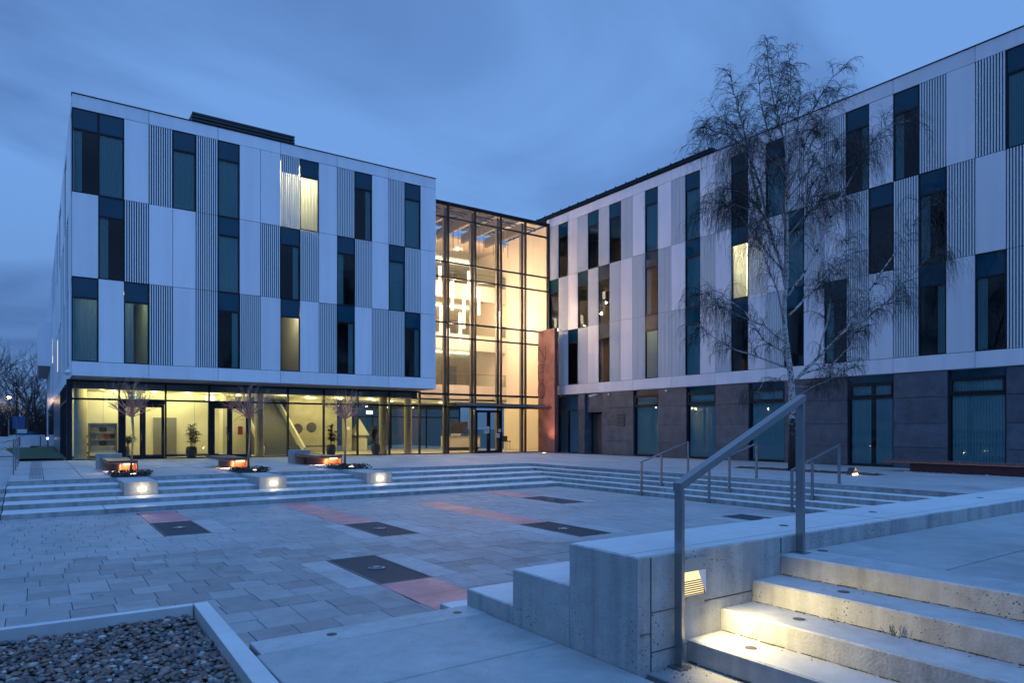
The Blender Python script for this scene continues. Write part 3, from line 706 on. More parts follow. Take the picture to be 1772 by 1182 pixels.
# ground storey: stone slabs between tall windows
def lx(v): return 40.80-v
stone_spans = [(lx(37.5), lx(36.8)), (lx(35.0), lx(31.99))]
e = lambda k: k*MR
wins = [(e(8)+.04, e(10)), (e(12)+.04, e(14)), (e(16), e(18)), (e(21)+.04, e(23)), (e(25)+.04, e(27)), (e(29), e(31))]
xs = [w_[1] for w_ in wins]; stone_spans += [(wins[k][1]+.0, wins[k+1][0]) for k in range(5)]+[(wins[5][1], WR)]
SZ = [(-.17,.76),(.76,1.82),(1.82,2.97),(2.97,4.09)]
MB().box(.95, WR, .30, .34, -.25, 4.09).build('stone_backing', 'dark', RW) if False else None
for a, c in stone_spans:
    MB().box(a+.02, c-.02, .20, .5, -.2, 4.08).build('wall_core', 'dark', RW)
    for z0, z1 in SZ: MB().box(a+.004, c-.004, .04+random.uniform(-.003,.003), .20, z0+.009, z1-.009).build('stone_slab', 'stone', RW)
MB().box(.9, WR, .10, .16, -.25, -.16).build('plinth', 'anchor', RW)
def ground_window(a, c, blindw='full', split=False):
    o = MB().box(a, a+.07, .12, .3, -.16, 4.08).box(c-.07, c, .12, .3, -.16, 4.08).box(a+.07, c-.07, .12, .3, 2.98, 3.10).box(a+.07, c-.07, .12, .3, 3.66, 3.74).box(a+.07, c-.07, .12, .3, -.16, -.06).box(a+.09, c-.09, .10, .2, 3.60, 3.66).box(a+.09, c-.09, .10, .2, 3.10, 3.16).box(a+.07, a+.15, .10, .2, 3.16, 3.60).box(c-.15, c-.07, .10, .2, 3.16, 3.60).build('window', 'frame', RW)
    MB().box(a+.07, c-.07, .2, .24, 3.74, 4.08).build('spandrel', 'spandrel', o)
    MB().add([(a+.07,.22,-.06),(c-.07,.22,-.06),(c-.07,.22,2.98),(a+.07,.22,2.98)], [(0,1,2,3)]).build('pane', 'winglass', o)
    MB().add([(a+.15,.18,3.16),(c-.15,.18,3.16),(c-.15,.18,3.60),(a+.15,.18,3.60)], [(0,1,2,3)]).build('pane', 'winglass', o)
    bl = MB(); x = a+.1
    while x < c-.16:
        if not (split and abs(x-(a+c)/2) < .10):
            p = .115; bl.add([(x,.31,-.1),(x+p*.6,.36,-.1),(x+p*.98,.305,-.1),(x,.31,3.62),(x+p*.6,.36,3.62),(x+p*.98,.305,3.62)], [(0,1,4,3),(1,2,5,4)])
        x += .115
    bl.build('blind', 'blind', o)
for k, (a, c) in enumerate(wins): ground_window(a, c, split=(k == 3))
MB().box(.9, WR, 2.5, 2.6, -.2, 4.08).build('room_wall', 'greyroom', RW); MB().box(.9, WR, .5, 2.5, -.22, -.17).build('room_floor', 'indark', RW); MB().box(.9, WR, .5, 2.5, 4.02, 4.07).build('room_ceiling', 'inwall', RW)
# glazed bay by the red pillar and the recessed side door
a, c = lx(39.75), lx(37.5)
o = MB().box(a, a+.06, .05, .2, -.17, 4.08).box(c-.06, c, .05, .2, -.17, 4.08).box(a+.06, c-.06, .05, .2, 2.9, 3.0).box((a+c)/2-.03, (a+c)/2+.03, .05, .2, -.17, 2.9).build('window', 'frame', RW)
for q in ((-.12, 2.9), (3.0, 4.05)): MB().add([(a+.06,.1,q[0]),(c-.06,.1,q[0]),(c-.06,.1,q[1]),(a+.06,.1,q[1])], [(0,1,2,3)]).build('pane', 'winglass', o)
a, c = lx(36.8), lx(35.0)
MB().box(a, c, 0.25, .5, 2.75, 4.08).build('door_lintel', 'stone', RW)
dr = MB().box(a, a+.08, .7, .85, -.17, 2.75).box(c-.08, c, .7, .85, -.17, 2.75).box(a+.08, c-.08, .7, .85, 2.62, 2.75).box(a+1.1, a+1.2, .7, .85, -.17, 2.62).build('door', 'frame', RW)
MB().box(a+.08, a+1.1, .76, .80, -.15, 2.62).build('door_leaf', 'indark', dr)
MB().add([(a+1.2,.78,-.15),(c-.08,.78,-.15),(c-.08,.78,2.62),(a+1.2,.78,2.62)], [(0,1,2,3)]).build('pane', 'winglass', dr)
MB().bar((a+1.0,.70,.9), (a+1.0,.70,1.3), .03, .03).build('handle', 'steel', dr)
MB().box(a+1.15, c, 1.6, 1.65, -.15, 2.6).build('lit_corridor_wall', 'warmlow', RW) if False else None
MB().box(a-.02, a, .2, .9, -.17, 2.75).box(c, c+.02, .2, .9, -.17, 2.75).build('door_reveal', 'stone', RW)
# roof edge louvre
er = thing('roof_edge_screen', 'thin dark slatted strip along the roof edge of the right wing', 'screen', (UR, 40.80, 17.48), R(-90))
for k in range(4): MB().box(-4.0, 14.4, .9+.02*k, .96+.02*k, .25+k*.16, .33+k*.16).build('slat', 'roofdk', er)
pm = MB()
for k in range(19): pm.box(-3.9+k, -3.84+k, .98, 1.04, 0, .9)
pm.build('posts', 'roofdk', er, kind='stuff'); MB().box(-4.0, 14.4, 1.05, 3.2, 0, .78).build('plant_box', 'roofdk', er)

# ---- glazed ground floor and atrium
AT = thing('glass_atrium', 'tall glass entrance hall between the two wings glowing warm from inside', 'building', (0,0,0))
GX = [1.40]+[1.40+2.1755*i for i in range(1,15)]; GX[-1] = 31.86
FZ = lambda u: zt(u, VG)
TR = [3.95, 7.857, 8.851, 11.943, 12.988, 16.03]
for k, u in enumerate(GX):
    top = 4.08 if k < 10 else 16.93
    wd = .04 if k not in (0,) else .12
    MB().box(u-wd, u+wd, VG-.10, VG+.10, FZ(u)-.02, top).build('mullion', 'frame', AT)
for k in range(14):
    a, c = GX[k]+.05, GX[k+1]-.05
    if k == 0: a += .07
    zs = [3.1] if k < 9 else [3.1]+TR
    for z in zs + ([4.03] if k < 9 else [16.9]):
        h = .05 if z not in (3.95,) else .07
        if z == 4.03 or z == 16.9: h = .05
        MB().box(a, c, VG-.07, VG+.07, z-h, z+h).build('transom', 'frame', AT)
    MB().box(a, c, VG-.07, VG+.07, FZ(GX[k])-.05, FZ(GX[k])+.05).build('sill_rail', 'frame', AT)
    lv = [FZ(GX[k])+.05]+[z for z in zs]+[4.03 if k < 9 else 16.9]
    for z0, z1 in zip(lv, lv[1:]):
        if k in (1, 3) and z0 < 1: continue
        if k in (10, 11, 12) and z0 < 1: continue
        MB().add([(a,VG,z0+.05),(c,VG,z0+.05),(c,VG,z1-.05),(a,VG,z1-.05)], [(0,1,2,3)]).build('pane', 'lobbyglass' if (k < 9 or z1 < 4) else 'curtain', AT)
def glass_door(parent, a, c, z0, z1, v, st=.12):
    d = MB().box(a, a+st, v-.04, v+.04, z0, z1).box(c-st, c, v-.04, v+.04, z0, z1).box(a+st, c-st, v-.04, v+.04, z1-.16, z1).box(a+st, c-st, v-.04, v+.04, z0, z0+.16).build('door', 'frame', parent)
    MB().add([(a+st,v,z0+.16),(c-st,v,z0+.16),(c-st,v,z1-.16),(a+st,v,z1-.16)], [(0,1,2,3)]).build('pane', 'lobbyglass', d)
    MB().bar((c-st/2,v-.09,.95), (c-st/2,v-.09,1.35), .03, .03).build('handle', 'steel', d)
for k in (1, 3):
    a, c = GX[k]+.05, GX[k+1]-.05; mid = (a+c)/2
    glass_door(AT, a+.12, mid-.005, FZ(a)+.02, 2.88, VG, .13); glass_door(AT, mid+.005, c-.02, FZ(a)+.02, 2.88, VG, .13)
    MB().box(a, a+.115, VG-.08, VG+.08, FZ(a)+.05, 3.05).build('door_post', 'frame', AT); MB().box(a+.115, c, VG-.06, VG+.06, 2.885, 3.05).build('door_head', 'frame', AT)
for k in (10, 11, 12):
    a, c = GX[k]+.05, GX[k+1]-.05; mid = (a+c)/2
    if k == 11: glass_door(AT, a+.01, mid-.005, FZ(a)+.02, 2.9, VG, .11); glass_door(AT, mid+.005, c-.01, FZ(a)+.02, 2.9, VG, .16)
    else: MB().add([(a,VG,FZ(a)+.05),(c,VG,FZ(a)+.05),(c,VG,3.05),(a,VG,3.05)], [(0,1,2,3)]).build('pane', 'lobbyglass', AT)
# return glazing at the left end of the lobby
for k in range(5):
    v0 = VG+.12+k*2.75
    MB().box(1.36, 1.44, v0+2.65, v0+2.75, -.05, 4.08).build('mullion', 'frame', AT)
    for z0, z1 in ((.0, 3.05), (3.15, 4.0)): MB().add([(1.40,v0,z0),(1.40,v0+2.65,z0),(1.40,v0+2.65,z1),(1.40,v0,z1)], [(0,1,2,3)]).build('pane', 'winglass', AT)
MB().box(1.36, 1.44, VG+.12, 54.6, 3.05, 3.15).build('transom', 'frame', AT)
# roof
MB().box(20.85, 31.88, VG-.05, 52.2, 16.98, 17.02).build('roof_glass', 'railglass', AT) if False else MB().add([(20.85,VG,17.0),(31.88,VG,17.0),(31.88,46.3,17.0),(20.85,46.3,17.0)], [(0,1,2,3)]).build('roof_glass', 'railglass', AT)
MB().box(20.85, 31.88, VG-.14, VG+.08, 16.96, 17.08).build('roof_edge', 'frame', AT)
for k in range(9, 14):
    MB().box(GX[k]-.10, GX[k]+.10, VG+.35, 46.3, 16.15, 16.85).build('roof_beam', 'post', AT)
    if k > 9: MB().box(GX[k]-.11, GX[k]+.11, VG+.38, VG+.62, -.15, 16.15).build('post', 'post', AT)
for v in (42.4, 43.9, 45.2): MB().box(20.85, 31.86, v-.04, v+.04, 16.86, 16.95).build('purlin', 'post', AT)
rods = MB()
for k in range(9, 14):
    for v in (42.6, 44.0):
        for du in (-.75, -.35): rods.cyl(GX[k]+du, v, 14.7+random.uniform(-.3,.3), 16.86, .022, k=6)
rods.build('hanging_rods', 'post', AT)
# interior
MB().box(1.46, 31.85, VG+.06, 66, -.35, -.10).build('floor', 'infloor', AT)
MB().box(1.46, 20.84, VG+.06, 54, 3.70, 3.95).build('ceiling', 'inwall', AT)
MB().box(1.46, 20.84, VG+.05, VG+.12, 3.62, 4.05).build('ceiling_fascia', 'soffit', AT)
MB().box(20.84, 31.85, 46.3, 54, 3.72, 3.92).build('ceiling', 'inwall', AT)
MB().box(1.46, 9.4, 45.5, 45.7, -.1, 3.70).build('white_wall', 'inwall', AT)
MB().box(5.75, 7.0, 45.44, 45.49, -.1, 2.25).build('inner_door', 'soffit', AT)
MB().box(9.4, 9.6, 44.4, 54, -.1, 3.7).build('white_wall', 'inwall', AT)
MB().box(9.61, 11.6, 47.5, 47.7, -.1, 3.7).build('white_wall', 'inwall', AT)
MB().box(11.6, 14.6, 51.2, 51.4, -.1, 3.7).build('stair_wall', 'soffit', AT)
MB().box(14.6, 18.2, 48.6, 48.8, -.1, 3.7).build('concrete_wall', 'inconc', AT)
for x, z in ((15.3, 1.6), (16.3, 1.7)):
    put('wall_disc', MB().lathe(0,0,[(.32,0),(.36,.03),(.30,.06),(.1,.04)],20).mesh('wall_disc','indark'), AT, (x,48.59,z), (R(90),0,0))
MB().box(1.46, 31.85, 54.0, 54.02, 3.3, 3.72).build('fascia', 'indark', AT)
for k in range(9):
    u = 18.2+k*1.7
    MB().box(u-.05, u+.05, 53.9, 54.0, -.1, 3.7).build('rear_mullion', 'frame', AT)
    if k < 8: MB().add([(u+.05,53.95,-.05),(u+1.65,53.95,-.05),(u+1.65,53.95,3.65),(u+.05,53.95,3.65)], [(0,1,2,3)]).build('rear_pane', 'railglass', AT)
MB().box(18.2, 31.8, 53.9, 53.99, 2.55, 2.65).build('rear_transom', 'frame', AT)
MB().box(12, 40, 68, 68.4, -.3, 5.2).build('courtyard_wall', 'soffit', AT)
def column(u, v, r, z1=3.70): MB().cyl(u, v, -.1, z1, r, k=24).build('column', 'inconc', AT, smooth=False)
for u, v, r in ((1.98,43.0,.30),(11.1,42.6,.27),(19.25,42.8,.27),(21.1,42.8,.27)): column(u, v, r)
MB().box(18.55, 19.1, 48.0, 48.5, -.1, 3.7).build('column', 'inconc', AT)
for k, (x, z) in enumerate(((18.3,1.9),(18.3,1.3),(18.6,1.6),(19.13,2.1),(19.13,1.5),(19.13,.9),(19.13,.4))):
    if k == 2: MB().box(18.68, 18.95, 47.98, 47.995, 1.5, 1.75).build('paper_sheet', 'paper', AT)
    elif k > 2: MB().box(19.105, 19.112, 48.05, 48.35, z-.18, z+.2).build('paper_sheet', 'paper', AT)
for k in range(3): MB().box(10.0+k*.5, 10.3+k*.5, 47.47, 47.49, 1.2, 1.75).build('poster', ['cardblue','paper','cardred'][k], AT)
MB().box(15.0, 17.4, 47.2, 47.7, .32, .40).build('bench_seat', 'indark', AT); MB().box(15.1, 15.2, 47.25, 47.65, -.1, .32).box(17.2, 17.3, 47.25, 47.65, -.1, .32).build('bench_legs', 'indark', AT)
MB().box(1.5, 9.38, 45.44, 45.49, -.1, .05).build('skirting', 'indark', AT); MB().box(3.2, 3.206, 45.47, 45.498, .05, 3.7).box(5.2, 5.206, 45.47, 45.498, .05, 3.7).box(8.0, 8.006, 45.47, 45.498, .05, 3.7).build('wall_joint', 'soffit', AT)
# galleries of the atrium
for z in (4.79, 8.80, 12.80):
    MB().box(20.84, 31.85, 46.3, 46.55, z-1.0, z+.22).build('gallery_front', 'cream', AT)
    MB().box(20.84, 31.85, 46.55, 52, z-.35, z).build('gallery_floor', 'cream', AT)
    MB().add([(20.9,46.42,z+.22),(31.8,46.42,z+.22),(31.8,46.42,z+1.12),(20.9,46.42,z+1.12)], [(0,1,2,3)]).build('glass_rail', 'railglass', AT)
    MB().box(20.9, 31.8, 46.40, 46.44, z+1.12, z+1.16).build('rail_cap', 'steel', AT)
    MB().box(20.84, 31.85, 52, 52.2, z, z+3.65).build('gallery_wall', 'inconc', AT)
    MB().box(20.9, 31.8, 51.80, 51.98, z+3.42, z+3.52).build('led_strip', 'led', AT)
    for k in range(3): MB().box(23.0+k*2.9, 24.5+k*2.9, 51.92, 51.99, z+.0, z+2.3).build('gallery_door', 'soffit', AT)
MB().box(20.84, 31.85, 46.3, 52, 16.45, 16.65).build('gallery_ceiling', 'cream', AT)
for u in (20.86, 31.76): MB().box(u, u+.06, 46.56, 52, 4.0, 16.44).build('gallery_end_wall', 'cream', AT)
for k in range(4): MB().box(31.74, 31.80, VG+.12, 46.66, [-.1,4.1,8.1,12.1][k]+.01, [4.08,8.08,12.08,16.92][k]).build('side_wall_panel', 'cream', AT)
# stair in the lobby
stp = MB()
for k in range(24): stp.box(11.85, 14.2, 44.2+k*.285, 44.2+(k+1)*.285, -.1, -.1+(k+1)*.158)
stp.build('stair_flight', 'soffit', AT)
for u in (11.72, 14.3): MB().bar((u,44.0,.2), (u,51.0,4.1), .14, .42).build('stair_stringer', 'inwall', AT)
# entrance canopy
cn = MB().box(23.0, 30.6, 39.55, VG-.12, 3.14, 3.34).build('canopy', 'frame', AT)
MB().box(23.05, 30.55, 39.5, 39.55, 3.16, 3.32).build('canopy_edge', 'post', cn)
# lobby downlights: fixture plus its bulb
for i, (u, v) in enumerate([(2.9,42.1),(3.6,44.3),(5.6,43.9),(7.4,44.2),(8.6,43.6),(10.5,45.2),(12.9,43.6),(15.0,45.4),(16.8,44.6),(17.6,46.4),(15.8,46.8),(19.4,45.4),(20.4,47.0),(22.4,48.4),(24.6,49.6),(27.0,48.8),(29.4,49.4)]):
    f = MB().cyl(u, v, 3.672, 3.698 if u < 20.84 else 3.715, .13, k=16).build('downlight', 'downlight', AT)
    lamp('bulb', f, (u, v, 3.60), 58 if u < 10 else 50, (1.0, 0.87, 0.38), .06)
for z in (3.72, 7.8, 11.8, 16.45):
    if z < 5: continue
    for u in (22.6, 25.6, 28.6):
        f = MB().cyl(u, 49.0, z-.03+(.65 if z < 16 else 0), z-.004+(.65 if z < 16 else 0), .11, k=14).build('downlight', 'downlight', AT); lamp('bulb', f, (u, 48.9, z-.12+(.65 if z < 16 else 0)), 22, (1.0, .80, .56), .08)
# ---- pendants
POS = [(23.993,43.5,13.36),(24.846,43.2,12.32),(26.19,43.8,11.17),(25.63,43.4,10.13),(27.37,43.6,12.26),(24.9,43.9,9.0),(23.75,42.9,10.4),(27.1,44.6,13.6),(29.2,43.6,10.6)]
WHR = ['highest of all, near the left wing','second from the left in the upper hall','in the middle of the group','below the middle, beside the left columns','on the right side in the upper hall','lowest of all','half hidden behind the left wing edge','short looking, against the top gallery','alone on the right near the cream wall']
for (u,v,z), wh in zip(POS, WHR):
    p = thing('pendant_lamp', 'glowing tube lamp hanging in the glass hall, %s' % wh, 'pendant lamp', (u,v,z), 0, 'tube lamps hanging in the entrance hall')
    MB().cyl(0,0,-.75,-.02,.105,k=14).build('bright_tube', 'tube', p); MB().cyl(0,0,-2.1,-.75,.10,k=14).build('lower_tube', 'tubelow', p)
    MB().cyl(0,0,-.02,.03,.09,k=14).build('cap', 'post', p); MB().cyl(0,0,.03,16.8-z,.008,k=5).build('cable', 'post', p)
    lamp('bulb', p, (0,-.28,-1.0), 225, (1.0, 0.66, 0.40), .10)
# ---- rooms with the light on
def lit_room(root, x0, x1, z0, z1, power, name='lit_room'):
    o = MB().box(x0-.06, x0, .3, 5.3, z0+.03, z1-.31).box(x1, x1+.06, .3, 5.3, z0+.03, z1-.31).build('partition', 'inwall', root)
    l = MB().box(x0+.4, x1-.4, 1.2, 1.4, z1-.42, z1-.36).build('ceiling_lamp', 'roomlamp', root)
    lamp('bulb', l, ((x0+x1)/2, 1.3, z1-.55), power, (1.0, .90, .58), .12)
lit_room(LW, 9*ML+.02, 11*ML-.02, *ROWS[0], 620); lit_room(RW, 15*MR+.02, 17*MR-.02, *ROWS[1], 620)
lit_room(LW, 9*ML-.4, 10*ML+.3, *ROWS[2], 18); lit_room(LW, .3, 3*ML, *ROWS[2], 5); lit_room(RW, 9*MR, 10*MR, *ROWS[2], 12)

# ================================================================== RED PILLAR WITH LETTERING
ST = thing('red_pillar', 'tall weathered red steel slab with NEO lettering beside the entrance', 'pillar', (30.8, 38.78, -.17))
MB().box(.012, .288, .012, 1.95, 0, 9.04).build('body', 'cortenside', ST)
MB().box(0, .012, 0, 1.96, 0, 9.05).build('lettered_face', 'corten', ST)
DG = None
def text_mesh(s, ext=.02):
    c = bpy.data.curves.new('t', 'FONT'); c.body = s; c.extrude = ext; c.resolution_u = 3
    o = bpy.data.objects.new('t', c); COL.objects.link(o); bpy.context.view_layer.update()
    me = bpy.data.meshes.new_from_object(o.evaluated_get(bpy.context.evaluated_depsgraph_get()))
    bpy.data.objects.remove(o); bpy.data.curves.remove(c); me.name = 'lettering'
    co = np.empty(len(me.vertices)*3, np.float32); me.vertices.foreach_get('co', co); co = co.reshape(-1,3)
    lo, hi = co.min(0), co.max(0); co[:,:2] = (co[:,:2]-lo[:2])/(hi[:2]-lo[:2]); me.vertices.foreach_set('co', co.ravel()); me.update(); return me
def letter(parent, s, origin, xdir, w_, h_, m, ext=.012, name='lettering'):
    """lettering fitted to w_ x h_, its lower left corner at origin, standing upright"""
    me = text_mesh(s, ext); me.materials.clear(); me.materials.append(M[m])
    x = Vector(xdir); z = Vector((0,0,1)); n_ = x.cross(z)
    o = put(name, me, parent); o.matrix_basis = Matrix(((x.x*w_, 0, n_.x, origin[0]), (x.y*w_, 0, n_.y, origin[1]), (0, h_, 0, origin[2]), (0,0,0,1)))
    return o
def stroke_letters():
    k = .03; x = -.010
    def st(a, b):
        MB().bar((x, 2.0-a[0], a[1]), (x, 2.0-b[0], b[1]), k, k).build('lettering', 'cortendk', ST)
    z0 = 6.82
    for a, b in (((.06,z0),(.06,z0+1.08)), ((.06,z0+1.08),(.95,z0)), ((.95,z0),(.95,z0+1.08))): st(a, b)
    z0 = 5.40
    for a, b in (((.06,z0),(.06,z0+1.1)), ((.06,z0+1.1),(.80,z0+1.1)), ((.06,z0+.56),(.72,z0+.56)), ((.06,z0),(.80,z0))): st(a, b)
    z0 = 4.02; pts = [(x, 2.0-(.46+.42*math.cos(t)), z0+.56+.56*math.sin(t)) for t in np.linspace(0, 2*math.pi, 29)]
    MB().tube(pts, .018, 6).build('lettering', 'cortendk', ST)
stroke_letters()
letter(ST, 'filologia', (-.004, 1.93, 3.14), (0,-1,0), 1.62, .36, 'cortendk')

# ================================================================== WALL PLAQUE, CAMERAS, SMALL LAMPS
pq = thing('wall_plaque', 'small bronze plaque with lines of text on the dark stone wall', 'plaque', (UR-.005, 33.4, 1.75), R(-90))
MB().box(0, .62, .0, .03, 0, .62).build('plate', 'indark', pq)
for k in range(6): MB().box(.08, .54-.05*(k % 3), -.004, .0, .08+k*.085, .105+k*.085).build('text_line', 'stone', pq)
MB().box(-.05, .67, .0, .03, .68, .80).build('heading_plate', 'indark', pq)
cc = thing('security_camera', 'white tube camera on a bracket under the right wing', 'camera', (UR-.02, 35.3, 3.95))
MB().tube([(0,0,0),(-.25,0,-.02)], .03, 8).build('bracket', 'plastic', cc); MB().tube([(-.55,.35,-.12),(-.25,-.02,-.02)], .075, 12).build('body', 'plastic', cc); MB().tube([(-.60,.41,-.135),(-.55,.35,-.12)], .055, 12).build('lens', 'indark', cc)
dc = thing('security_camera', 'white dome camera hanging at the lower left corner of the left wing', 'camera', (1.25, 38.2, 4.25))
MB().tube([(.16,.1,.05),(0,0,.05)], .03, 8).build('bracket', 'plastic', dc)
MB().lathe(0,0,[(.02,-.16),(.10,-.12),(.135,-.02),(.13,.06),(.05,.09)],16).build('dome', 'plastic', dc, smooth=True)
for v, wh in ((34.25,'by the tube camera'),(29.1,'above the second tall window')):
    o = thing('wall_spotlight', 'small round wall fitting under the white fascia %s' % wh, 'wall lamp', (UR, v, 3.92), R(-90), 'round fittings under the fascia')
    put('body', MB().lathe(0,0,[(.07,0),(.09,.05),(.06,.09)],14).mesh('body','plastic'), o, (0,.02,0), (R(90),0,0)); put('mount', MB().box(-.03,.03,-.0,.06,-.03,.03).mesh('mount','plastic'), o)

# ================================================================== LIGHT BLOCKS ON THE STEPS
for (a, c), wh in (((2.13,3.03),'leftmost, below the first bench'),((5.97,6.85),'in the middle, below the second bench'),((9.68,10.66),'rightmost, below the third bench')):
    b = thing('light_block', 'concrete block with glowing lamp on the steps, %s' % wh, 'light block', (a, 22.93, -.398), 0, 'concrete light blocks on the steps')
    W_ = c-a
    lx0, lx1, lz0, lz1 = W_*.40, W_*.66, .12, .24
    m = MB().box(0, lx0, 0, .2, 0, .398).box(lx1, W_, 0, .2, 0, .398).box(lx0, lx1, 0, .2, 0, lz0).box(lx0, lx1, 0, .2, lz1, .398).cbox(0, W_, .2, 2.4, 0, .3985, .006)
    m.box(0, W_, 0.0, .2, .398, .3985)
    m.build('body', 'concrete', b)
    l = MB().box(lx0, lx1, .12, .13, lz0, lz1).build('lamp_lens', 'warm', b)
    lamp('bulb', l, ((lx0+lx1)/2, .05, lz1-.04), 2.2, (1.0, .80, .42), .03); lamp('bulb', l, ((lx0+lx1)/2, -.16, lz0+.10), 2.6, (1.0, .80, .42), .02)

# ================================================================== BENCHES WITH PLANTERS AND SMALL TREES
def bench(u, v0, lab, end=True):
    t = thing('bench', lab, 'bench', (u, v0, zt(u, v0)), 0, 'red benches on the terrace')
    MB().box(0, .92, 0, 3.5, .40, .45).build('seat', 'benchtop', t)
    MB().box(-.004, .924, -.012, 3.5, .345, .398).build('apron', 'benchred', t)
    MB().box(.42, .88, .35, 3.1, 0, .345).build('support', 'benchred', t)
    MB().box(.885, .925, -.008, 3.5, 0, .345).build('end_panel', 'benchred', t)
    if end: MB().box(-.12, .75, 3.52, 4.1, 0, .60).build('concrete_end', 'concrete', t)
    l = MB().box(.50, .80, .24, .31, .318, .343).build('under_seat_lamp', 'warm', t)
    lamp('bulb', l, (.55, .10, .25), 2.6, (1.0, .70, .34), .05); lamp('bulb', l, (.22, .55, .22), 9, (1.0, .76, .42), .05)
BEN = [(2.08,27.6,'red steel bench by the glazed corner, leftmost of three'),(5.95,27.8,'red steel bench between the other two planters'),(9.75,27.9,'red steel bench with a grey end block, rightmost of three')]
for b in BEN: bench(*b, end='other two' not in b[2])
def twigs_tree(name, lab, cat, loc, H, crownr, seed, group, mats=('bark','redtwig'), trunk_r=.045, lean=(0,0), n1=26, n2=6, n3=4, tw=.0075):
    rg = random.Random(seed); t = thing(name, lab, cat, loc, 0, group)
    zc = H*.585
    MB().tube([(0,0,-.05),(.03+lean[0]*.3,0.02,zc*.35),(.05+lean[0]*.7,.0,zc*.7),(lean[0],lean[1],zc)], [trunk_r,trunk_r*.8,trunk_r*.75,trunk_r*.95], 9).build('trunk', mats[0], t, smooth=True)
    m1, m2 = MB(), MB()
    for i in range(n1):
        az = 2*math.pi*(i+rg.random())/n1*1.0*3.0; el = R(rg.uniform(8, 88)); d = Vector((math.cos(az)*math.cos(el), math.sin(az)*math.cos(el), math.sin(el)))
        Lb = crownr*rg.uniform(.75, 1.05)*(1.0+.35*max(0,d.z)); p = Vector((lean[0],lean[1],zc-.04)); pts = [p.copy()]; 
        for k in range(5):
            dd = (d+Vector((rg.gauss(0,.12),rg.gauss(0,.12),rg.gauss(0,.1)+.10*k))).normalized(); p = p+dd*Lb/5; pts.append(p.copy())
        m1.tube(pts, [.019,.015,.0125,.0105,.0085,.006], 5)
        for j in range(n2):
            q = pts[rg.randint(1,4)]; q = q.lerp(pts[min(5,pts.index(q)+1)], rg.random()); e2 = (d*.8+Vector((rg.gauss(0,.5),rg.gauss(0,.5),rg.gauss(.1,.4)))).normalized(); l2 = crownr*rg.uniform(.3,.55)
            q2 = q+e2*l2*.5; q3 = q2+(e2+Vector((rg.gauss(0,.3),rg.gauss(0,.3),rg.gauss(.1,.25)))).normalized()*l2*.5
            m2.tube([q,q2,q3], [tw,tw*.8,tw*.5], 3)
            for h in range(n3):
                s = q.lerp(q2, rg.random()) if h % 2 else q2.lerp(q3, rg.random()); e3 = (e2+Vector((rg.gauss(0,.6),rg.gauss(0,.6),rg.gauss(.1,.5)))).normalized()
                m2.tube([s, s+e3*l2*rg.uniform(.2,.45)], [tw*.7,tw*.4], 3)
    m1.build('branches', mats[1], t); m2.build('twigs', mats[1], t, kind='stuff')
    return t
TRE = [((2.70,26.9),1,'slender bare round-headed tree beside the leftmost bench'),((6.62,27.0),2,'slender bare round-headed tree beside the middle bench'),((10.48,27.1),3,'slender bare round-headed tree beside the rightmost bench')]
for (u,v), s, lab in TRE: twigs_tree('young_tree', lab, 'tree', (u,v,.03), 3.42, .88, s, 'small trees in the planters', lean=((.05,0) if s == 1 else (.02,0)))
for k, ((a,c), wh) in enumerate((((2.05,3.15),'leftmost'),((5.9,7.0),'middle'),((9.6,10.9),'rightmost'))):
    pb = thing('planter_bed', 'dark soil bed around the %s young tree' % wh, 'planting bed', ((a+c)/2, 26.5, 0), 0, 'soil beds on the terrace')
    gx = np.linspace(-(c-a)/2, (c-a)/2, 14); gy = np.linspace(-1.1, 1.1, 20)
    vv = [(x, y, .004+.05*max(0,1-(x/((c-a)/2))**4)*max(0,1-(y/1.1)**4)*(0.7+.5*random.random())) for y in gy for x in gx]
    MB().add(vv, [(j*14+i, j*14+i+1, (j+1)*14+i+1, (j+1)*14+i) for j in range(19) for i in range(13)]).build('soil', 'soil', pb)
    lf = MB(); rg = random.Random(k+40)
    for _ in range(620):
        x, y = rg.uniform(-(c-a)/2-.05,(c-a)/2+.1), rg.uniform(-1.1,.35); h = rg.uniform(.03,.17); s = rg.uniform(.02,.045); az = rg.random()*6.28
        q = Vector((x,y,h)); ax = Vector((math.cos(az)*s, math.sin(az)*s, rg.uniform(-.5,.5)*s)); bx_ = Vector((-math.sin(az)*s*.6, math.cos(az)*s*.6, rg.uniform(.2,1)*s))
        lf.add([q-ax, q+bx_, q+ax, q-bx_], [(0,1,2,3)])
    for _ in range(90):
        x, y = rg.uniform(-(c-a)/2,(c-a)/2), rg.uniform(-1.0,.3); lf.tube([(x,y,.0),(x+rg.gauss(0,.05),y+rg.gauss(0,.05),rg.uniform(.1,.2))], .004, 3)
    lf.build('low_plants', 'shrub', pb, kind='stuff')
    ul_ = thing('ground_uplight', 'round glowing uplight in the soil by the %s young tree' % wh, 'uplight', (a+.62, 25.75, .055), 0, 'uplights at the young trees')
    MB().lathe(0,0,[(.10,-.06),(.10,.02),(.085,.03)],16).build('housing', 'steel', ul_); MB().cyl(0,0,.031,.036,.08,k=16).build('lens', 'warm', ul_)
    lamp('bulb', ul_, (0,0,.08), 42, (1.0,.72,.50), .05, spot=110, aim=(.12,.35,1))
    pebbles('white_gravel', ((a-.05),(c-.35),26.9,28.9), 420, .02, (.022,.042), [(.60,.56,.50),(.5,.45,.4),(.68,.64,.58)], 'pale gravel lit under the bench at the %s tree' % wh, 'gravel', 60+k, .01)

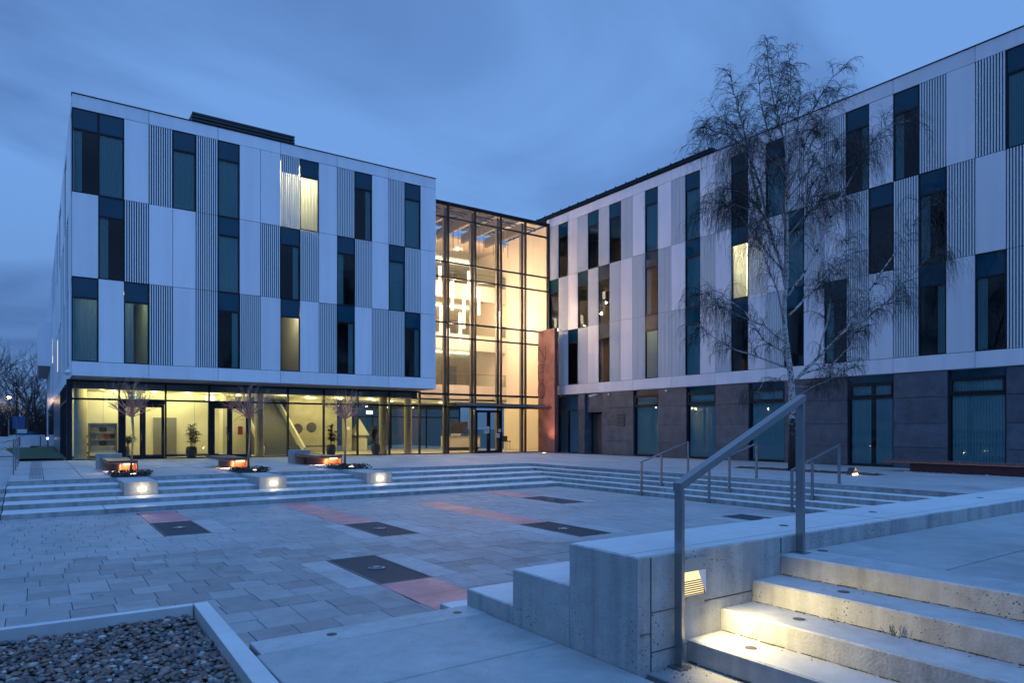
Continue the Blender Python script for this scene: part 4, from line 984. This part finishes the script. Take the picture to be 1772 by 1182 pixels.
# ================================================================== RIGHT BENCH AND BIRCH BED
rb = thing('bench', 'very long low red steel bench along the right wing', 'bench', (28.3, 14.2, -.17), 0, 'red benches on the terrace')
MB().box(0, 1.0, -9.5, 0, .40, .47).build('seat', 'benchred', rb); MB().box(-.003, 1.003, -9.5, 0, .47, .49).build('seat_top', 'benchtop', rb); MB().box(.35, .9, -9.5, -.9, 0, .40).build('support', 'cortenside', rb)
pebbles('white_gravel', (28.1,28.75,5.0,14.0), 900, -.15, (.03,.05), [(.42,.40,.38),(.34,.32,.31),(.5,.48,.46)], 'pale gravel strip along the long red bench', 'gravel', 77, .012)
bb = MB(); gx = np.linspace(24.75, 25.35, 5)
gx = np.linspace(-.45, .45, 6); gy = np.linspace(-3.3, 2.6, 40)
bb.add([(x, y, .012+.05*max(0,1-(x/.45)**2)*(.5+.8*random.random())) for y in gy for x in gx], [(j*6+i, j*6+i+1, (j+1)*6+i+1, (j+1)*6+i) for j in range(39) for i in range(5)])
bb.build('planting_strip', 'soil', None, loc=(24.45,15.6,zt(24.3,15.5)), label='long dark soil strip at the foot of the birch', cat='planting bed', group='soil beds on the terrace')
fl_ = thing('ground_spotlight', 'glowing ground spotlight at the end of the birch soil strip', 'spotlight', (23.8,13.0,-.06))
MB().box(-.16,.16,-.1,.1,0,.05).build('housing','steel',fl_); put('hood', MB().add([(-.2,-.12,.05),(.2,-.12,.05),(.0,-.12,.26),(-.2,.12,.05),(.2,.12,.05),(.0,.12,.26)], [(0,1,4,3),(0,3,5,2),(1,2,5,4)]).mesh('hood','anchor'), fl_)
MB().box(-.17,.17,-.11,-.1,.02,.055).build('lens','warm',fl_); lamp('bulb', fl_, (0,-.02,.12), 3.0, (1.0,.55,.30), .05)
sp1 = thing('ground_uplight', 'small round glowing uplight in the paving before the red pillar', 'uplight', (29.7, 38.6, zt(29.7,38.6)), 0, 'uplights at the young trees')
MB().lathe(0,0,[(.16,-.03),(.16,.012),(.13,.02)],18).build('ring','steel',sp1); MB().cyl(0,0,.012,.022,.13,k=18).build('lens','warm',sp1)
lamp('bulb', sp1, (0,0,.12), 200, (1.0,.62,.40), .06, spot=70, aim=(.62,.28,1.6))

# ================================================================== BIRCH
BIR = thing('birch_tree', 'tall bare white-barked birch with drooping twigs before the right wing', 'tree', (24.19, 15.55, -.11), -R(34.9))
K = .02248
def px(p): return ((p[0]-1373)*K, (817-p[1])*K)
TRUNK = [(1373,820),(1372.5,760),(1372.6,714),(1369,657),(1364,620),(1362,596),(1359,560),(1358,520),(1361,488),(1362,420),(1362,350),(1361,277),(1358,243),(1347,212),(1343,170),(1338,128),(1336,97)]
TRAD = [.20,.145,.135,.12,.10,.095,.088,.082,.075,.066,.056,.044,.036,.026,.018,.011,.005]
LIMBS = [
 ([(1361,500),(1357,470),(1348,440),(1338,405),(1328,375),(1318,358),(1310,320),(1300,255),(1292,215),(1284,180),(1281,150)], .062, .2),
 ([(1300,255),(1283,225),(1268,200),(1255,170),(1248,150)], .022, -.5),
 ([(1318,358),(1304,300),(1291,243),(1262,220),(1237,207),(1222,228),(1216,250)], .026, .5),
 ([(1347,212),(1362,180),(1372,150),(1378,110),(1380,98)], .018, .4),
 ([(1361,285),(1380,235),(1398,195),(1420,155),(1436,143)], .022, -.6),
 ([(1362,330),(1385,290),(1405,250),(1425,205),(1440,190)], .024, .8),
 ([(1358,243),(1335,200),(1318,150),(1308,110),(1302,105)], .02, -.7),
 ([(1343,170),(1355,130),(1362,100),(1365,98)], .012, .2),
 ([(1361,300),(1340,260),(1325,210),(1312,170)], .018, .9),
 ([(1374,660),(1385,645),(1416,613),(1450,576),(1477,521),(1505,477),(1538,423),(1562,378)], .055, -.6),
 ([(1380,652),(1410,640),(1446,632),(1480,600),(1505,560),(1540,520),(1592,508)], .032, .6),
 ([(1366,545),(1403,508),(1430,488),(1454,464),(1491,433),(1520,415)], .034, .9),
 ([(1362,515),(1386,477),(1406,440),(1420,392),(1437,351),(1457,310),(1471,277),(1498,246),(1532,243)], .038, -.8),
 ([(1416,613),(1440,560),(1455,520),(1470,470),(1495,430),(1520,380)], .026, 1.0),
 ([(1450,576),(1480,560),(1510,530),(1545,480),(1570,455)], .022, -1.0),
 ([(1366,640),(1349,609),(1312,593),(1275,545),(1234,521),(1222,545)], .030, -.7),
 ([(1362,636),(1325,620),(1281,604),(1244,579),(1217,555),(1212,585)], .026, .5),
 ([(1357,590),(1330,560),(1300,545),(1268,525),(1240,492),(1226,500)], .026, .9),
 ([(1357,560),(1340,510),(1320,480),(1300,450),(1283,428),(1262,420)], .026, -.9),
 ([(1358,470),(1330,430),(1300,380),(1275,345),(1245,335),(1232,355)], .030, .6),
 ([(1361,400),(1340,350),(1315,310),(1290,285),(1255,280),(1240,300)], .024, -1.0),
 ([(1362,440),(1390,400),(1415,355),(1440,330),(1465,325)], .026, .7),
 ([(1362,370),(1385,340),(1410,310),(1435,270),(1455,262)], .022, -.5),
 ([(1361,310),(1345,262),(1333,215),(1322,165),(1320,115),(1326,95)], .022, .3),
 ([(1360,262),(1358,215),(1362,165),(1358,120),(1350,92)], .020, -.3),
 ([(1362,300),(1378,255),(1392,200),(1400,150),(1402,112)], .022, .5),
 ([(1362,320),(1392,268),(1415,225),(1432,180),(1442,165)], .022, -.3),
 ([(1362,345),(1395,305),(1420,265),(1440,228),(1448,215)], .020, .4),
 ([(1362,380),(1392,352),(1425,322),(1450,300),(1462,300)], .020, -.7),
 ([(1328,375),(1312,325),(1292,282),(1268,250),(1246,242),(1234,258)], .024, -.6),
 ([(1300,255),(1280,220),(1256,198),(1238,190),(1228,205)], .020, .4),
 ([(1338,405),(1315,360),(1288,330),(1262,318),(1240,330)], .022, .2),
 ([(1348,440),(1322,400),(1295,370),(1262,362),(1238,380)], .022, -.4),
 ([(1362,410),(1395,372),(1425,345),(1455,335),(1478,350)], .022, .3),
 ([(1377,668),(1412,668),(1440,658),(1480,645),(1500,655)], .018, .5),
 ([(1370,660),(1340,657),(1312,662),(1290,688)], .016, -.4),
 ([(1374,690),(1400,668),(1418,655),(1440,640)], .012, -.9),
]
def birch():
    rg = random.Random(21)
    tp_ = [(px(p)[0], .05*math.sin(i*1.3), px(p)[1]) for i, p in enumerate(TRUNK)]
    MB().tube(tp_, TRAD, 12).build('trunk', 'birch', BIR, smooth=True)
    def along(pts, t):
        n = len(pts)-1; f = min(max(t*n, 0), n-1e-6); i = int(f); return pts[i].lerp(pts[i+1], f-i), (pts[i+1]-pts[i]).normalized()
    tw = MB(); sec = MB()
    def droop(p, d, Ls, r, g=.34, kids=0):
        if p.z > 15.2: d = Vector((d.x, d.y, min(d.z, .25-(p.z-15.2)*.6))); Ls *= .7
        n = 6; pts = [p.copy()]; dd = d.normalized()
        for k in range(n):
            dd = (dd+Vector((rg.gauss(0,.13), rg.gauss(0,.13), -g*(k+.4)/n*1.5))).normalized(); p = p+dd*Ls/n; pts.append(p.copy())
        tw.tube(pts, [r*(1-.10*k) for k in range(n+1)], 3)
        for _ in range(kids):
            q, qd = along(pts, rg.uniform(.2,1)); droop(q, (qd+Vector((rg.gauss(0,.55),rg.gauss(0,.55),rg.gauss(0,.35)))), Ls*rg.uniform(.25,.55), r*.75, g*1.1)
    limbs = []
    for pts2, r0, dep in LIMBS:
        n = len(pts2); pts = [Vector((px(p)[0], dep*2.2*(i/(n-1))+rg.gauss(0,.03), px(p)[1])) for i, p in enumerate(pts2)]
        # refine
        ref = []
        for a, b in zip(pts, pts[1:]): ref += [a, a.lerp(b,.5)+Vector((rg.gauss(0,.02),rg.gauss(0,.04),rg.gauss(0,.02)))]
        ref.append(pts[-1]); m = len(ref)
        MB().tube(ref, [r0*1.2*(1-i/(m-1))**.8+.006 for i in range(m)], 7).build('limb', 'limb' if r0 < .03 else 'birch', BIR, smooth=True)
        limbs.append((ref, r0))
    limbs.append(([Vector(p) for p in tp_[8:]], .05))
    for ref, r0 in limbs:
        Lm = sum((b-a).length for a, b in zip(ref, ref[1:])); ns = int(Lm*6.4)+3
        for _ in range(ns):
            t = rg.uniform(.18, 1.0); p, d = along(ref, t)
            high = p.z > 9.5
            side = Vector((rg.gauss(0,1), rg.gauss(0,1), rg.gauss(.15,.4))); side = (side-d*side.dot(d)*.6).normalized()
            d2 = (d*.75+side*.85+Vector((0,0,(.42 if p.z < 14 else -.1) if high else .2))).normalized(); l2 = rg.uniform(.35,1.25)*(1-.4*t)*(1.1 if 9.5 < p.z < 14 else .8 if high else 1)
            n = 5; q = p.copy(); dd = d2; sp = [q.copy()]
            for k in range(n):
                dd = (dd+Vector((rg.gauss(0,.15), rg.gauss(0,.15), -.07*k*(.8 if high else 1)))).normalized(); q = q+dd*l2/n; sp.append(q.copy())
            sec.tube(sp, [.011*(1-.13*k) for k in range(n+1)], 4)
            for _k in range(int(5+l2*5)):
                s, sd = along(sp, rg.uniform(.12,1.0))
                droop(s, (sd+Vector((rg.gauss(0,.6),rg.gauss(0,.6),rg.gauss(.05,.35)))), (rg.uniform(.25,.7) if s.z > 12.8 else rg.uniform(.4,1.5) if s.z > 6.5 and abs(s.x) > .5 else rg.uniform(.25,.8)), .0046, .35 if s.z > 12.8 else 1.15, 3)
    sec.build('branches', 'twig', BIR, kind='stuff'); tw.build('twigs', 'twig', BIR, kind='stuff')
birch()

# ================================================================== THINGS IN THE LOBBY
def potted(u, v, h, seed, lab):
    t = thing('potted_plant', lab, 'plant', (u, v, -.1), 0, 'potted plants behind the glass'); rg = random.Random(seed)
    MB().lathe(0,0,[(.16,0),(.25,.10),(.30,.38),(.28,.62),(.25,.70),(.22,.70),(.22,.62)],20).build('pot','pot',t,smooth=True)
    st = MB(); lf = MB()
    for k in range(4):
        x, y = rg.gauss(0,.06), rg.gauss(0,.06); H = h*rg.uniform(.72,1.0); st.tube([(x,y,.6),(x*1.6,y*1.6,.6+(H-.6)*.5),(x*2.2,y*2.2,H-.15)], .02, 6)
        for j in range(44):
            z = .85+(H-.9)*rg.random(); az = rg.random()*6.28; Lf = rg.uniform(.28,.50); f = (z-.6)/(H-.6); b = Vector((x*(1+f),y*(1+f),z)); d = Vector((math.cos(az),math.sin(az),rg.uniform(.2,.9))).normalized(); s = Vector((-math.sin(az),math.cos(az),0))
            c = b+d*Lf*.55; e_ = c+(d+Vector((0,0,-.9))).normalized()*Lf*.5
            lf.add([b-s*.008, b+s*.008, c+s*.045, c-s*.045, e_], [(0,1,2,3),(3,2,4)])
    st.build('stems','bark',t); lf.build('leaves','leaf',t)
potted(7.15,41.5,2.05,1,'tall leafy plant in a dark round pot between the two glass doors')
potted(15.2,41.6,2.1,2,'bushy plant in a dark pot behind the rightmost young tree')
potted(18.15,41.5,2.15,3,'bushy plant in a dark pot next to the pyramid exhibit')
potted(4.05,43.6,1.45,4,'small dark plant beside the brochure rack')
br = thing('brochure_rack', 'brochure rack with three rows of covers behind the first glass bay', 'rack', (2.35, 43.2, -.1))
MB().box(0,.06,0,.35,0,2.0).box(1.3,1.36,0,.35,0,2.0).box(.06,1.3,0,.35,1.94,2.0).build('frame','soffit',br); MB().box(.06,1.3,.2,.22,.35,1.94).build('back_panel','paper',br)
for r_, (z, cols_) in enumerate(((.75,['cardblue','carddk','cardblue']),(1.12,['cardblue','soffit','cardred','carddk']),(1.5,['soffit','carddk','soffit']))):
    MB().box(.06,1.3,.08,.2,z-.03,z).build('shelf','inwall',br)
    n = len(cols_)
    for k, c_ in enumerate(cols_): x = .1+1.16*k/n; MB().box(x+.02, x+1.16/n-.02, .12,.14, z+.01, z+.27).build('brochure', c_, br)
vc = thing('display_shelf', 'open display shelf with small objects left of the brochure rack', 'shelf', (1.75+.05, 43.75, -.1))
for z in (.3,.75,1.2,1.65): MB().box(0,.62,0,.3,z,z+.03).build('shelf','soffit',vc)
MB().box(0,.03,0,.3,0,1.9).box(.6,.63,0,.3,0,1.9).build('frame','soffit',vc)
for z in (.33,.78,1.23):
    for k in range(4): MB().box(.06+k*.14,.15+k*.14,.05,.2,z,z+random.uniform(.1,.25)).build('object','carddk',vc)
ob = thing('pyramid_exhibit', 'pale stone pyramid on a plinth inside the lobby', 'exhibit', (20.6, 50.2, -.1))
MB().box(-.45,.45,-.45,.45,0,.95).build('plinth','inwall',ob); MB().add([(-.58,-.58,1.2),(.58,-.58,1.2),(.58,.58,1.2),(-.58,.58,1.2),(0,0,2.5)],[(3,2,1,0),(0,1,4),(1,2,4),(2,3,4),(3,0,4)]).build('pyramid','inwall',ob); MB().box(-.38,.38,-.38,.38,.95,1.2).build('neck','inconc',ob)
dk = thing('reception_desk', 'pale yellow reception desk inside the main entrance', 'desk', (25.9, 46.0, -.1))
MB().box(0,3.1,0,.8,.25,1.1).build('front','inwall',dk); MB().box(.1,3.0,.1,.7,0,.25).build('plinth','indark',dk); MB().box(-.05,3.15,-.05,.85,1.1,1.14).build('top','soffit',dk)
bd = thing('notice_board', 'dark screen with papers beside the reception desk', 'board', (26.8, 46.9, 1.2))
MB().box(0,1.6,0,.05,0,.95).build('board','indark',bd); MB().box(.05,.95,-.02,0,-.35,.0).build('poster','paper',bd); MB().box(1.1,1.5,-.02,0,.05,.5).build('poster','signblue',bd); MB().box(.2,.25,.05,.1,-1.3,0).box(1.4,1.45,.05,.1,-1.3,0).build('legs','indark',bd)
ct = thing('chair_stack', 'dark chair with thin steel legs by the entrance glass', 'chair', (29.2, 43.2, -.12))
MB().box(0,.5,0,.08,.75,1.15).build('backrest','indark',ct); MB().box(0,.5,-.45,0,.72,.78).build('seat','indark',ct)
for x in (.03,.47):
    for y in (-.4,.0): MB().box(x-.012,x+.012,y-.012,y+.012,0,.72).build('leg','steel',ct)
for (x,y,z,lab,m_) in ((4.6,44.6,3.28,'glowing white exit sign above the first glass door','exit'),(8.6,44.0,3.28,'glowing pale exit sign above the second glass door','exit'),(21.6,50.6,2.75,'glowing green exit sign deep in the lobby','exit'),(25.9,41.9,2.65,'pale lit sign over the main entrance door','exit')):
    s = thing('exit_sign', lab, 'sign', (x,y,z), 0, 'lit signs in the lobby'); MB().box(-.26,.26,-.02,.02,0,.26).build('panel',m_,s)
    MB().box(-.02,.02,-.01,.01,.26,.42 if y < 46 else .9).build('rod','frame',s)
    MB().box(-.18,-.02,-.026,-.021,.1,.16).box(-.10,-.03,-.026,-.021,.06,.2).box(.06,.10,-.026,-.021,.05,.21).build('symbol','signblue',s)
for (x,z,w_,h_,lab) in ((26.05,1.25,.42,.5,'white notice on the entrance glass left of the doors'),(27.25,1.35,.35,.22,'white notice stuck on the main entrance door'),(27.1,.95,.3,.3,'small pale notice low on the main entrance door')):
    s = thing('notice', lab, 'notice', (x, VG-.065, z), 0, 'papers on the entrance glass'); MB().box(0,w_,0,.004,0,h_).build('sheet','paper',s); MB().box(.05,w_-.05,-.002,0,h_*.55,h_*.62).box(.05,w_-.1,-.002,0,h_*.3,h_*.36).build('print','signblue',s)

# ================================================================== FAR LEFT: LAWN, LOW WALL, LAMP, SIGN, CAR, TREES
MB().add([(-.72,46,-.06),(1.25,46,-.06),(1.25,74,-.06),(-2.2,74,-.06)],[(0,1,2,3)]).build('lawn','grass',kind='structure')
MB().box(-30,-.75,52,64,-.12,-.08).build('pavement','slab',kind='structure')
lwall = thing('low_fence','low pale panel fence across the end of the lawn','fence',(-6,80,-.1))
for k in range(5): MB().box(k*1.6+.03,k*1.6+1.57,-.03,.03,.05,.95).build('panel','plastic',lwall); MB().box(k*1.6-.03,k*1.6+.03,-.05,.05,0,1.0).build('post','frame',lwall)
lpst = thing('street_lamp','lit street lamp on a tall pole at the far left','street lamp',(-3.5,136.6,-.2))
MB().lathe(0,0,[(.12,0),(.10,.6),(.06,6.7)],10).build('pole','steel',lpst); MB().lathe(0,0,[(.30,6.95),(.35,7.0),(.1,7.15)],12).build('cap','steel',lpst); MB().lathe(0,0,[(.05,6.7),(.24,6.8),(.28,6.93)],12).build('lantern','street',lpst)
lamp('bulb', lpst, (0,0,6.4), 900, (1,.6,.28), .2)
sg_ = thing('road_sign','twin blue road sign on two thin poles before the far trees','sign',(-1.30,86,-.15))
for x in (-.25,.25): MB().cyl(x,0,0,2.9 if x < 0 else 2.2,.04,k=8).build('pole','steel',sg_)
MB().box(-.6,.45,-.03,-.01,1.75,3.0).build('upper_plate','signblue',sg_); MB().box(-.2,.6,-.05,-.035,1.3,1.7).build('lower_plate','plastic',sg_)
car = thing('parked_car','pale parked car far behind the lawn fence','car',(-1.0,128,-.2),R(12))
MB().prism([(-2.1,-.85),(2.1,-.85),(2.1,.85),(-2.1,.85)],.3,.85).build('body','carpaint',car); MB().add([(-1.5,-.8,.85),(1.3,-.8,.85),(1.3,.8,.85),(-1.5,.8,.85),(-1.0,-.65,1.45),(.6,-.65,1.45),(.6,.65,1.45),(-1.0,.65,1.45)],[(4,5,6,7),(0,1,5,4),(1,2,6,5),(2,3,7,6),(3,0,4,7)]).build('cabin','spandrel',car)
for x in (-1.3,1.3):
    for y in (-.8,.8): put('wheel', MB().lathe(0,0,[(.32,-.1),(.32,.1)],14).mesh('wheel','rubber'), car, (x,y,.32), (R(90),0,0))
bd2 = thing('bollard_light','small lit bollard beside the lawn near the left wing','bollard',(.9,73,-.1)); MB().cyl(0,0,0,.75,.07,k=10).build('post','steel',bd2); MB().cyl(0,0,.75,.92,.07,k=10).build('lens','warmlow',bd2)
def far_tree(loc, H, seed, lab):
    rg = random.Random(seed); t = thing('bare_tree', lab, 'tree', loc, 0, 'bare trees in the far distance'); tr = MB(); cr_ = MB()
    tr.tube([(0,0,-.5),(rg.gauss(0,.15),0,H*.3),(rg.gauss(0,.3),0,H*.62)], [H*.018,H*.014,H*.007], 7)
    def br_(p, d, l, r, lev):
        n = 4; pts = [p.copy()]
        for k in range(n): d = (d+Vector((rg.gauss(0,.16),rg.gauss(0,.16),.08))).normalized(); p = p+d*l/n; pts.append(p.copy())
        (tr if lev == 0 else cr_).tube(pts, [r*(1-.18*k) for k in range(n+1)], 4 if lev < 2 else 3)
        if lev < 3:
            for _ in range([6,5,4][lev]):
                i = rg.randint(1,n); e = (d+Vector((rg.gauss(0,.6),rg.gauss(0,.6),rg.gauss(.1,.45)))).normalized(); br_(pts[i], e, l*rg.uniform(.4,.65), r*.5, lev+1)
    for k in range(9):
        az = rg.random()*6.28; z = H*rg.uniform(.18,.6); br_(Vector((0,0,z)), Vector((math.cos(az)*.7,math.sin(az)*.7,.75)).normalized(), H*rg.uniform(.28,.42), H*.007, 0)
    tr.build('trunk','fartwig',t); cr_.build('crown','fartwig',t,kind='stuff')
FT = [((-16,118,-.3),11.0,1,'bare tree at the far left picture edge'),((-10.5,124,-.3),12.5,2,'bare tree behind the street lamp'),((-6.0,122,-.3),13.0,3,'tallest bare tree between lamp and road sign'),((-2.5,134,-.3),13.5,4,'bare tree behind the road sign'),((.2,128,-.3),12.5,5,'bare tree close to the far end of the left wing'),((-20,140,-.3),13,6,'bare tree at the back left, mostly outside the view'),((-8,150,-.3),13,7,'bare tree in the second row behind the lamp'),((-1.2,150,-.3),13.5,8,'bare tree in the second row beside the building')]
for a in FT: far_tree(*a)
for q in (((-24,14,-.8),15,31,'big bare tree left of the square, outside the view'),((-33,26,-.8),16,32,'big bare tree far left of the square, outside the view'),((-14,-26,-.8),15,33,'bare tree behind the viewer on the left'),((4,-34,-.8),16,34,'bare tree straight behind the viewer'),((22,-30,-.8),15,35,'bare tree behind the viewer on the right')): far_tree(*q)
hd = MB(); rg = random.Random(9)
for _ in range(2600):
    x = rg.uniform(-48,4); y = rg.uniform(156,172); h = rg.uniform(2.5,7.5); hd.tube([(x,y,-.3),(x+rg.gauss(0,.5),y,h*.5),(x+rg.gauss(0,1.0),y,h)], [.09,.07,.03], 3)
hd.build('far_woods','fartwig',None,label='dense dark bare thicket along the far left horizon',cat='woods',kind='stuff')

# ================================================================== STEP LIGHT IN THE FOREGROUND WALL
sll = thing('step_light','glowing recessed louvred lamp in the foreground concrete wall','wall lamp',(3.315, 2.893, .525))
MB().box(-.03,.225,-.012,-.001,.155,.235).build('cover_plate','concretetop',sll)
MB().box(-.016,0,-.016,0,-.016,.155).box(.2,.216,-.016,0,-.016,.155).box(0,.2,-.016,0,-.016,0).build('frame','concretetop',sll)
MB().box(0,.2,-.003,-.001,0,.15).build('lens','lens',sll)
lv_ = MB()
for k in range(7): lv_.box(0,.2,-.014,-.004,.006+k*.014,.010+k*.014)
MB().add([(.205,-.0165,0),(.205,-.0165,.155),(.13,-.0165,.155)],[(0,1,2)]).build('side_reflector','plastic',sll)
lv_.build('louvre','anchor',sll)
lamp('bulb', sll, (.12,-.15,.07), 27, (1.0,.80,.38), .03, spot=160, aim=(.55,-.95,-.9))
